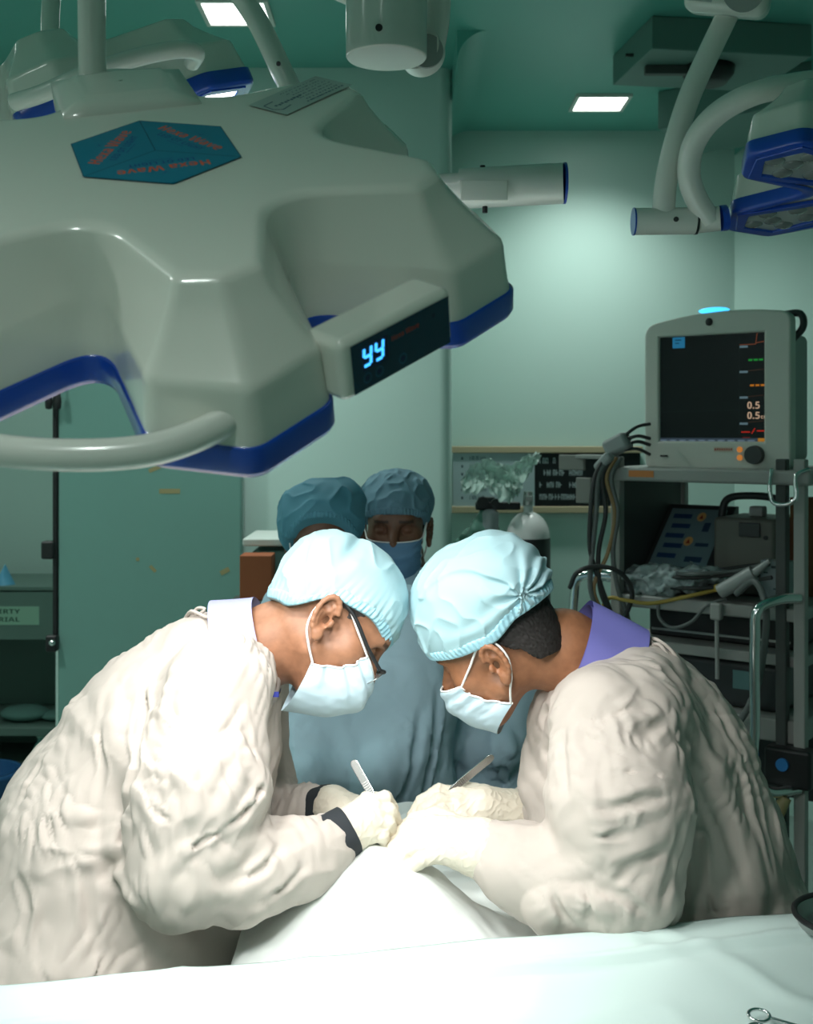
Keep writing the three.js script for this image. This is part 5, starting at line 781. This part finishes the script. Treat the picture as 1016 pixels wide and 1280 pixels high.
  glovedHand(p, { arm: [A3(632, 1072, 1.672), 0.038], wrist: [A3(600, 1060, 1.682), 0.036], palm: [A3(565, 1050, 1.69), 0.030], knuckles: [[A3(542, 1031, 1.71), 0.0145], [A3(538, 1042, 1.695), 0.0145], [A3(540, 1055, 1.682), 0.014], [A3(546, 1067, 1.672), 0.013]], fingers: [fr([[542, 1031, 1.71], [513, 1034, 1.713], [494, 1046, 1.71], [487, 1058, 1.705]], [0.013, 0.0115, 0.0105, 0.0092]), fr([[538, 1042, 1.695], [508, 1047, 1.692], [493, 1060, 1.69], [488, 1070, 1.69]], [0.013, 0.0115, 0.0105, 0.0092]), fr([[540, 1055, 1.682], [513, 1062, 1.677], [501, 1073, 1.676], [498, 1080, 1.678]], [0.013, 0.0115, 0.0105, 0.009]), fr([[546, 1067, 1.672], [525, 1076, 1.667], [514, 1083, 1.667], [508, 1087, 1.669]], [0.012, 0.0105, 0.0095, 0.0085]), fr([[575, 1034, 1.72], [545, 1020, 1.738], [518, 1026, 1.742], [503, 1036, 1.74]], [0.016, 0.0135, 0.0115, 0.0098])] });
  glovedHand(p, { arm: [A3(668, 1020, 1.94), 0.034], wrist: [A3(640, 1014, 1.915), 0.028], palm: [A3(605, 1004, 1.895), 0.028], knuckles: [[A3(574, 993, 1.90), 0.0135], [A3(572, 1003, 1.885), 0.0135], [A3(574, 1014, 1.875), 0.013], [A3(579, 1024, 1.868), 0.012]], fingers: [fr([[574, 993, 1.90], [549, 988, 1.897], [527, 1001, 1.888], [515, 1019, 1.88]]), fr([[572, 1003, 1.885], [549, 1000, 1.88], [530, 1012, 1.872], [520, 1026, 1.866]]), fr([[574, 1014, 1.875], [553, 1014, 1.868], [538, 1024, 1.862], [530, 1033, 1.86]]), fr([[579, 1024, 1.868], [562, 1026, 1.86], [550, 1034, 1.856]]), fr([[605, 992, 1.915], [580, 986, 1.922], [556, 994, 1.915], [538, 1006, 1.905]], [0.0145, 0.0125, 0.011, 0.0095])] });
  { const lt = canvas(96, 128, (g, w, h) => { g.fillStyle = '#1d4a42'; g.fillRect(0, 0, w, h); g.fillStyle = '#aebfb6'; for (let i = 0; i < 5; i++) g.fillRect(10 + (i % 2) * 8, 10 + i * 24, 60, 10); }), q = P(916, 914, 1.772); part('gown_label', new THREE.BoxGeometry(0.024, 0.034, 0.002).rotateZ(0.35).rotateY(0.85).translate(q.x, q.y, q.z), std(0xffffff, 0.7, { map: lt }), p, 'small green woven label'); }
}
// ================================================ two assistants behind
function assistant(label, ear, bodyPts, skin, capO, capMat, bandMat, tiltF, withMask, seedv, arms, strokes) {
  const p = thing('person', label, 'person'); const F = V(tiltF[0], tiltF[1], tiltF[2]).normalize(); let U = V(0, 1, 0); U.addScaledVector(F, -U.dot(F)).normalize(); const HM = headFrame(ear, F, U), inv = HM.clone().invert(), loc = (w) => w.clone().applyMatrix4(inv).toArray();
  const neckBase = V(...bodyPts[0][0]);
  const hg = netMesh(headSDF({ neck: [[[-0.02, -0.05, 0], 0.055], [loc(neckBase), 0.065]] }), [-0.2, -0.27, -0.16], [0.145, 0.155, 0.16], 0.0042, 0.015);
  const zc = bodyPts[1][0][2], xc = bodyPts[1][0][0]; const torso = squash(chain(bodyPts, 0.05), 0, xc, 0.64);
  const arm = arms.map((a) => chain(a, 0.03)); const base = (x, y, z) => { let d = torso(x, y, z); for (const a of arm) d = smin(d, a(x, y, z), 0.09); return smax(d, 0.32 - y, 0.01); };
  part('gown', netMesh(cloth(base, strokes, 2.7, 0.0034, seedv), [xc - 0.42, 0.3, zc - 0.3], [xc + 0.42, 1.45, zc + 0.36], 0.0105, 0.03), MC.gownBlue, p, 'steel blue surgical gown');
  const core = union([squash(chain(bodyPts.slice(0, 4).map(([q, r]) => [q, r - 0.025]), 0.05), 0, xc, 0.68), cone3(neckBase.toArray(), bodyPts[1][0], 0.055, 0.08), ...legs(xc, zc, 0.001).map((f) => f), ...[-0.09, 0.09].map((s) => cone3([xc + s, 0.9, zc], [xc + s, 0.1, zc], 0.085, 0.045))], 0.03);
  bodyMesh(p, HM, hg, core, [xc - 0.4, 0.03, zc - 0.3], [xc + 0.4, 1.42, zc + 0.3], skin); shoes(p, [[xc - 0.09, zc], [xc + 0.09, zc]], 0, 1);
  capMesh(p, HM, capO, capMat, bandMat, 0.004); hairMesh(p, HM, (x, y, z) => Math.max(y - 0.09, x - 0.03, -0.03 - y), MC.hair);
  if (withMask) maskMesh(p, HM, { label: 'dark blue face mask', front: [[0.122, -0.012], [0.14, -0.055], [0.088, -0.118]], side: [[0.066, -0.006, 0.069], [0.02, -0.082, 0.064]], gather: 0.002, sag: 0.004 }, MC.maskDark);
  return p;
}
{
  const e1 = P(404, 684, 2.78), d1 = 2.78, e2 = P(495, 664, 2.98), d2 = 2.98;
  const hands = (xc, zc, s) => [[[xc + s * 0.135, 1.22, zc], 0.07], [[xc + s * 0.16, 1.0, zc + 0.03], 0.06], [[xc + s * 0.08, 0.9, zc + 0.18], 0.045]];
  assistant('assistant in dark teal cap standing directly behind the surgeon with glasses', e1, [px(418, 765, d1, 40), px(438, 850, d1 - 0.05, 70), px(440, 980, d1 - 0.08, 74), px(440, 1120, d1 - 0.08, 78), px(440, 1400, d1 - 0.08, 85)], SKIN.c, { label: 'dark teal cloth surgical cap', shape: union([ell([-0.006, 0.07, 0], [0.112, 0.094, 0.098]), ell([-0.02, 0.115, -0.05], [0.05, 0.045, 0.045]), ell([-0.01, 0.06, 0.06], [0.06, 0.08, 0.045])], 0.03), edge: [[-0.13, -0.03], [0.0, -0.01], [0.05, 0.035], [0.11, 0.098]], lo: [-0.14, -0.06, -0.14], hi: [0.14, 0.2, 0.14], wrinkle: (x, y, z) => { const n = 1 - Math.abs(noise3(x * 12, y * 12, z * 12 + 8)); return -0.005 * n * n * n; } }, MC.capDark, MC.capDark, [0.05, -0.12, 0.98], true, 8.1, [hands(V(...A3(438, 850, d1 - 0.05)).x, -2.73, -1), hands(V(...A3(438, 850, d1 - 0.05)).x, -2.73, 1)], [[[[548, 850], [545, 910], [532, 980], [512, 1050]], 7, -22], [[[528, 880], [520, 930], [500, 1000], [485, 1060]], 8, -16], [[[538, 880], [528, 950], [510, 1020]], 6, 14], [[[352, 890], [358, 950], [372, 1010]], 9, -14], [[[370, 900], [380, 960], [395, 1010]], 12, 10], [[[440, 880], [436, 930], [430, 990]], 10, 6]]);
  assistant('masked assistant in mottled blue cap between the two surgeons', e2, [px(515, 745, d2, 36), px(582, 850, d2 - 0.03, 66), px(592, 980, d2 - 0.04, 70), px(592, 1120, d2 - 0.04, 74), px(592, 1400, d2 - 0.04, 80)], SKIN.d, { label: 'mottled blue net surgical cap', shape: union([ell([-0.006, 0.066, 0], [0.108, 0.086, 0.092]), ell([-0.03, 0.09, 0], [0.08, 0.06, 0.09])], 0.03), edge: [[-0.13, 0.0], [0.0, 0.02], [0.06, 0.046], [0.12, 0.062]], lo: [-0.14, -0.04, -0.13], hi: [0.14, 0.19, 0.13], wrinkle: (x, y, z) => { const n = 1 - Math.abs(noise3(x * 16, y * 16, z * 22 + 3)); return -0.006 * n * n + 0.003; } }, MC.capNet, MC.capNet, [-0.05, -0.05, 1], true, 11.4, [hands(V(...A3(582, 850, d2 - 0.03)).x, -2.95, -1), hands(V(...A3(582, 850, d2 - 0.03)).x, -2.95, 1)], [[[[612, 920], [628, 960], [645, 1010]], 6, -18], [[[600, 900], [590, 950], [580, 1000]], 9, 10], [[[630, 900], [640, 940], [652, 960]], 6, 12], [[[565, 900], [560, 960], [552, 1000]], 7, -12]]);
}
// ---------------------------------------------------------------- draped patient, operating table, instrument table
const MD = { drape: std(rgb(0.82, 0.87, 0.85), 0.8), drapeGreen: std(rgb(0.60, 0.74, 0.71), 0.8) };
{
  const t = thing('operating_table', 'operating table pedestal under the white drape', 'operating table', [-0.02, 0, -1.95]);
  part('table_top', box(0.46, 0.06, 0.8, 0, 0.80, 0, 0.02), M.rubber, t); part('table_base', box(0.4, 0.12, 0.6, 0, 0.06, 0, 0.03), M.brushed, t); part('table_column', box(0.2, 0.66, 0.25, 0, 0.45, 0, 0.03), M.brushed, t);
  const top = (x, d) => { const dx = x + 0.05; const m = Math.exp(-Math.pow(Math.abs(dx) / 0.155, 2.3)); const along = sstep(1.535, 1.66, d) * (1 - 1.2 * sstep(1.72, 1.86, d)); let y = 0.885 + 0.142 * m * (0.25 + 0.75 * along) + 0.02 * Math.exp(-(((x + 0.045) / 0.07) ** 2) - (((d - 1.70) / 0.06) ** 2)); const w = 1 - Math.abs(noise3(x * 7, d * 7, 2)); y += 0.006 * w * w * w + 0.003 * noise3(x * 18, d * 18, 5); return y; };
  const g = sheet(110, 90, (a, b) => { const s = a * 2 - 1, d = mix(1.52, 2.35, b); let x, y; const half = 0.25; const q = Math.abs(s); if (q < 0.62) { x = Math.sign(s) * q / 0.62 * half; y = top(x, d); } else { const k = (q - 0.62) / 0.38; x = Math.sign(s) * (half + 0.02 * Math.sin(Math.min(1, k * 6) * 1.57) + 0.012 * Math.sin(d * 40) * k); y = top(Math.sign(s) * half, d) - 0.012 * Math.min(1, k * 8) - 0.5 * k; } return [x + 0.005, y, -d]; });
  const near = sheet(80, 10, (a, b) => { const s = a * 2 - 1, x = s * 0.25; return [x + 0.005, top(x, 1.52) - b * 0.5, -1.52 + 0.02 * Math.sin(b * 1.5) + 0.004 * Math.sin(x * 60) * b]; });
  single('surgical_drape', [g, near], MD.drape, 'white surgical drape heaped over the covered patient', 'drape');
}
{ // instrument table in the foreground, turned a little to the room
  const A = V(0.979, 0, -0.203), B = V(0.203, 0, 0.979), O = V(0.0377, 0, -1.5225), YT = 0.98;
  const t = thing('instrument_table', 'instrument table in the foreground beneath pale green drape', 'table', [O.x, 0, O.z]); orient(t, A, V(0, 1, 0), B);
  for (const x of [-0.62, 0.62]) for (const z of [0.06, 0.5]) part('leg', cyl(0.016, 0.016, YT - 0.06, 16).translate(x, (YT - 0.06) / 2, z), M.steel, t);
  part('table_frame', box(1.36, 0.02, 0.54, 0, YT - 0.062, 0.28, 0.004), M.steel, t);
  const topY = (x, z) => { const l = 0.105 - 0.02 * (x / 0.6); const w = 1 - Math.abs(noise3(x * 4, z * 6, 9)); return YT - 0.02 * sstep(l, l + 0.10, z) - 0.007 * sstep(l - 0.004, l + 0.004, z) + 0.004 * w * w * w + 0.003 * noise3(x * 2.2, z * 9, 4) + 0.004 * Math.exp(-(((x - 0.28 - 0.7 * z) / 0.02) ** 2)) - 0.004 * sstep(0.03, 0.0, z) + 0.006 * Math.exp(-(((z - l + 0.012) / 0.01) ** 2)); };
  const X0 = 0.72, g = sheet(150, 120, (a, b) => { const x = mix(-X0, X0, a), q = b; let z, y; if (q < 0.2) { const k = 1 - q / 0.2; z = -0.012 * Math.min(1, k * 6) - 0.01 * k * (1 + 0.6 * Math.sin(x * 26)); y = topY(x, 0) - 0.01 * Math.min(1, k * 6) - 0.4 * k; } else { z = (q - 0.2) / 0.8 * 0.56; y = topY(x, z); } return [x, y, z]; });
  part('table_drape', g, MD.drapeGreen, t, 'pale green cloth drape');
  const side = (s) => sheet(30, 14, (a, b) => { const z = a * 0.56; return [s * (X0 + 0.01 * Math.sin(b * 3)), topY(s * X0, z) - b * 0.4, z]; }); part('drape_fall', [side(1), side(-1)], MD.drapeGreen, t);
  const yAt = (x, z) => topY(x, z);
  const loc = (u, v, y) => { const d = (EYE - y) * FOCAL / (v - CV), w = P(u, v, d).sub(O); return [w.dot(A), w.dot(B)]; };
  { const [x, z] = loc(1066, 1162, 0.985); const bt = thing('metal_dish', 'shallow dark rimmed metal dish at the end of instrument table', 'dish', O.clone().addScaledVector(A, x).addScaledVector(B, z).setY(yAt(x, z) + 0.004).toArray());
    part('dish', lathe([[0, 0], [0.06, 0], [0.07, 0.006], [0.0745, 0.02], [0.0735, 0.021], [0.07, 0.019], [0.066, 0.008], [0.058, 0.003], [0, 0.003]], 56), M.brushed, bt); part('rim', new THREE.TorusGeometry(0.0745, 0.004, 12, 64).rotateX(Math.PI / 2).translate(0, 0.021, 0), M.black, bt, 'black rolled rim'); }
  { const [x, z] = loc(948, 1280, 0.96); const f = thing('forceps', 'steel ring handled forceps lying on the pale green drape', 'forceps', O.clone().addScaledVector(A, x).addScaledVector(B, z).setY(yAt(x, z) + 0.006).toArray()); orient(f, A, V(0, 1, 0), B); f.rotateY(-0.55); f.rotateX(0.35);
    for (const s of [-1, 1]) { part('finger_ring', new THREE.TorusGeometry(0.0105, 0.0021, 10, 36).rotateX(Math.PI / 2).scale(1.15, 1, 0.85).translate(0, s * 0.001, s * 0.012), M.chrome, f); part('shank', tube([[0.011, s * 0.001, s * 0.011], [0.04, 0, s * 0.005], [0.09, 0, -s * 0.002], [0.14, 0, -s * 0.004]], 0.0022, 30, 8), M.chrome, f); } part('pivot', cyl(0.004, 0.004, 0.006, 16).translate(0.085, 0, 0), M.chrome, f); }
}
// ---------------------------------------------------------------- scalpels held in the gloves
function scalpel(label, a, b, c) { // a butt, b neck, c tip
  const t = thing('scalpel', label, 'scalpel', b.toArray()); const la = a.clone().sub(b), L = la.length(), ax = la.clone().normalize(), to = V(0, 0, 1), e = to.addScaledVector(ax, -to.dot(ax)).normalize(), w = ax.clone().cross(e);
  orient(t, w, ax, e); const s = new THREE.Shape(); s.moveTo(-0.0028, 0); s.lineTo(-0.0052, L * 0.35); s.lineTo(-0.0055, L * 0.9); s.quadraticCurveTo(-0.005, L, 0, L); s.quadraticCurveTo(0.005, L, 0.0055, L * 0.9); s.lineTo(0.0052, L * 0.35); s.lineTo(0.0028, 0); s.closePath();
  const h = part('handle', new THREE.ExtrudeGeometry(s, { depth: 0.0024, bevelEnabled: true, bevelSize: 0.0008, bevelThickness: 0.0008, bevelSegments: 2, curveSegments: 8 }).translate(0, 0, -0.0012), M.steel, t);
  for (let i = 0; i < 7; i++) part('grip_rib', box(0.0098, 0.0011, 0.0052, 0, L * 0.22 + i * 0.0036, 0), M.brushed, h);
  const q = c.clone().sub(b), lq = q.length(), bl = new THREE.Shape(); bl.moveTo(-0.0024, 0.002); bl.lineTo(-0.003, -lq * 0.6); bl.lineTo(0.003, -lq); bl.lineTo(0.0024, 0.002); bl.closePath(); part('blade', new THREE.ExtrudeGeometry(bl, { depth: 0.0006, bevelEnabled: false }).translate(0, 0, -0.0003), M.chrome, t); return t;
}
scalpel('steel scalpel held upright by the surgeon with glasses', P(441, 951, 1.775), P(472, 1006, 1.738), P(494, 1044, 1.712));
scalpel('ribbed steel scalpel slanting from the far glove of surgeon with purple collar', P(616, 945, 1.925), P(556, 994, 1.888), P(530, 1016, 1.868));
renderer.render(scene, camera);
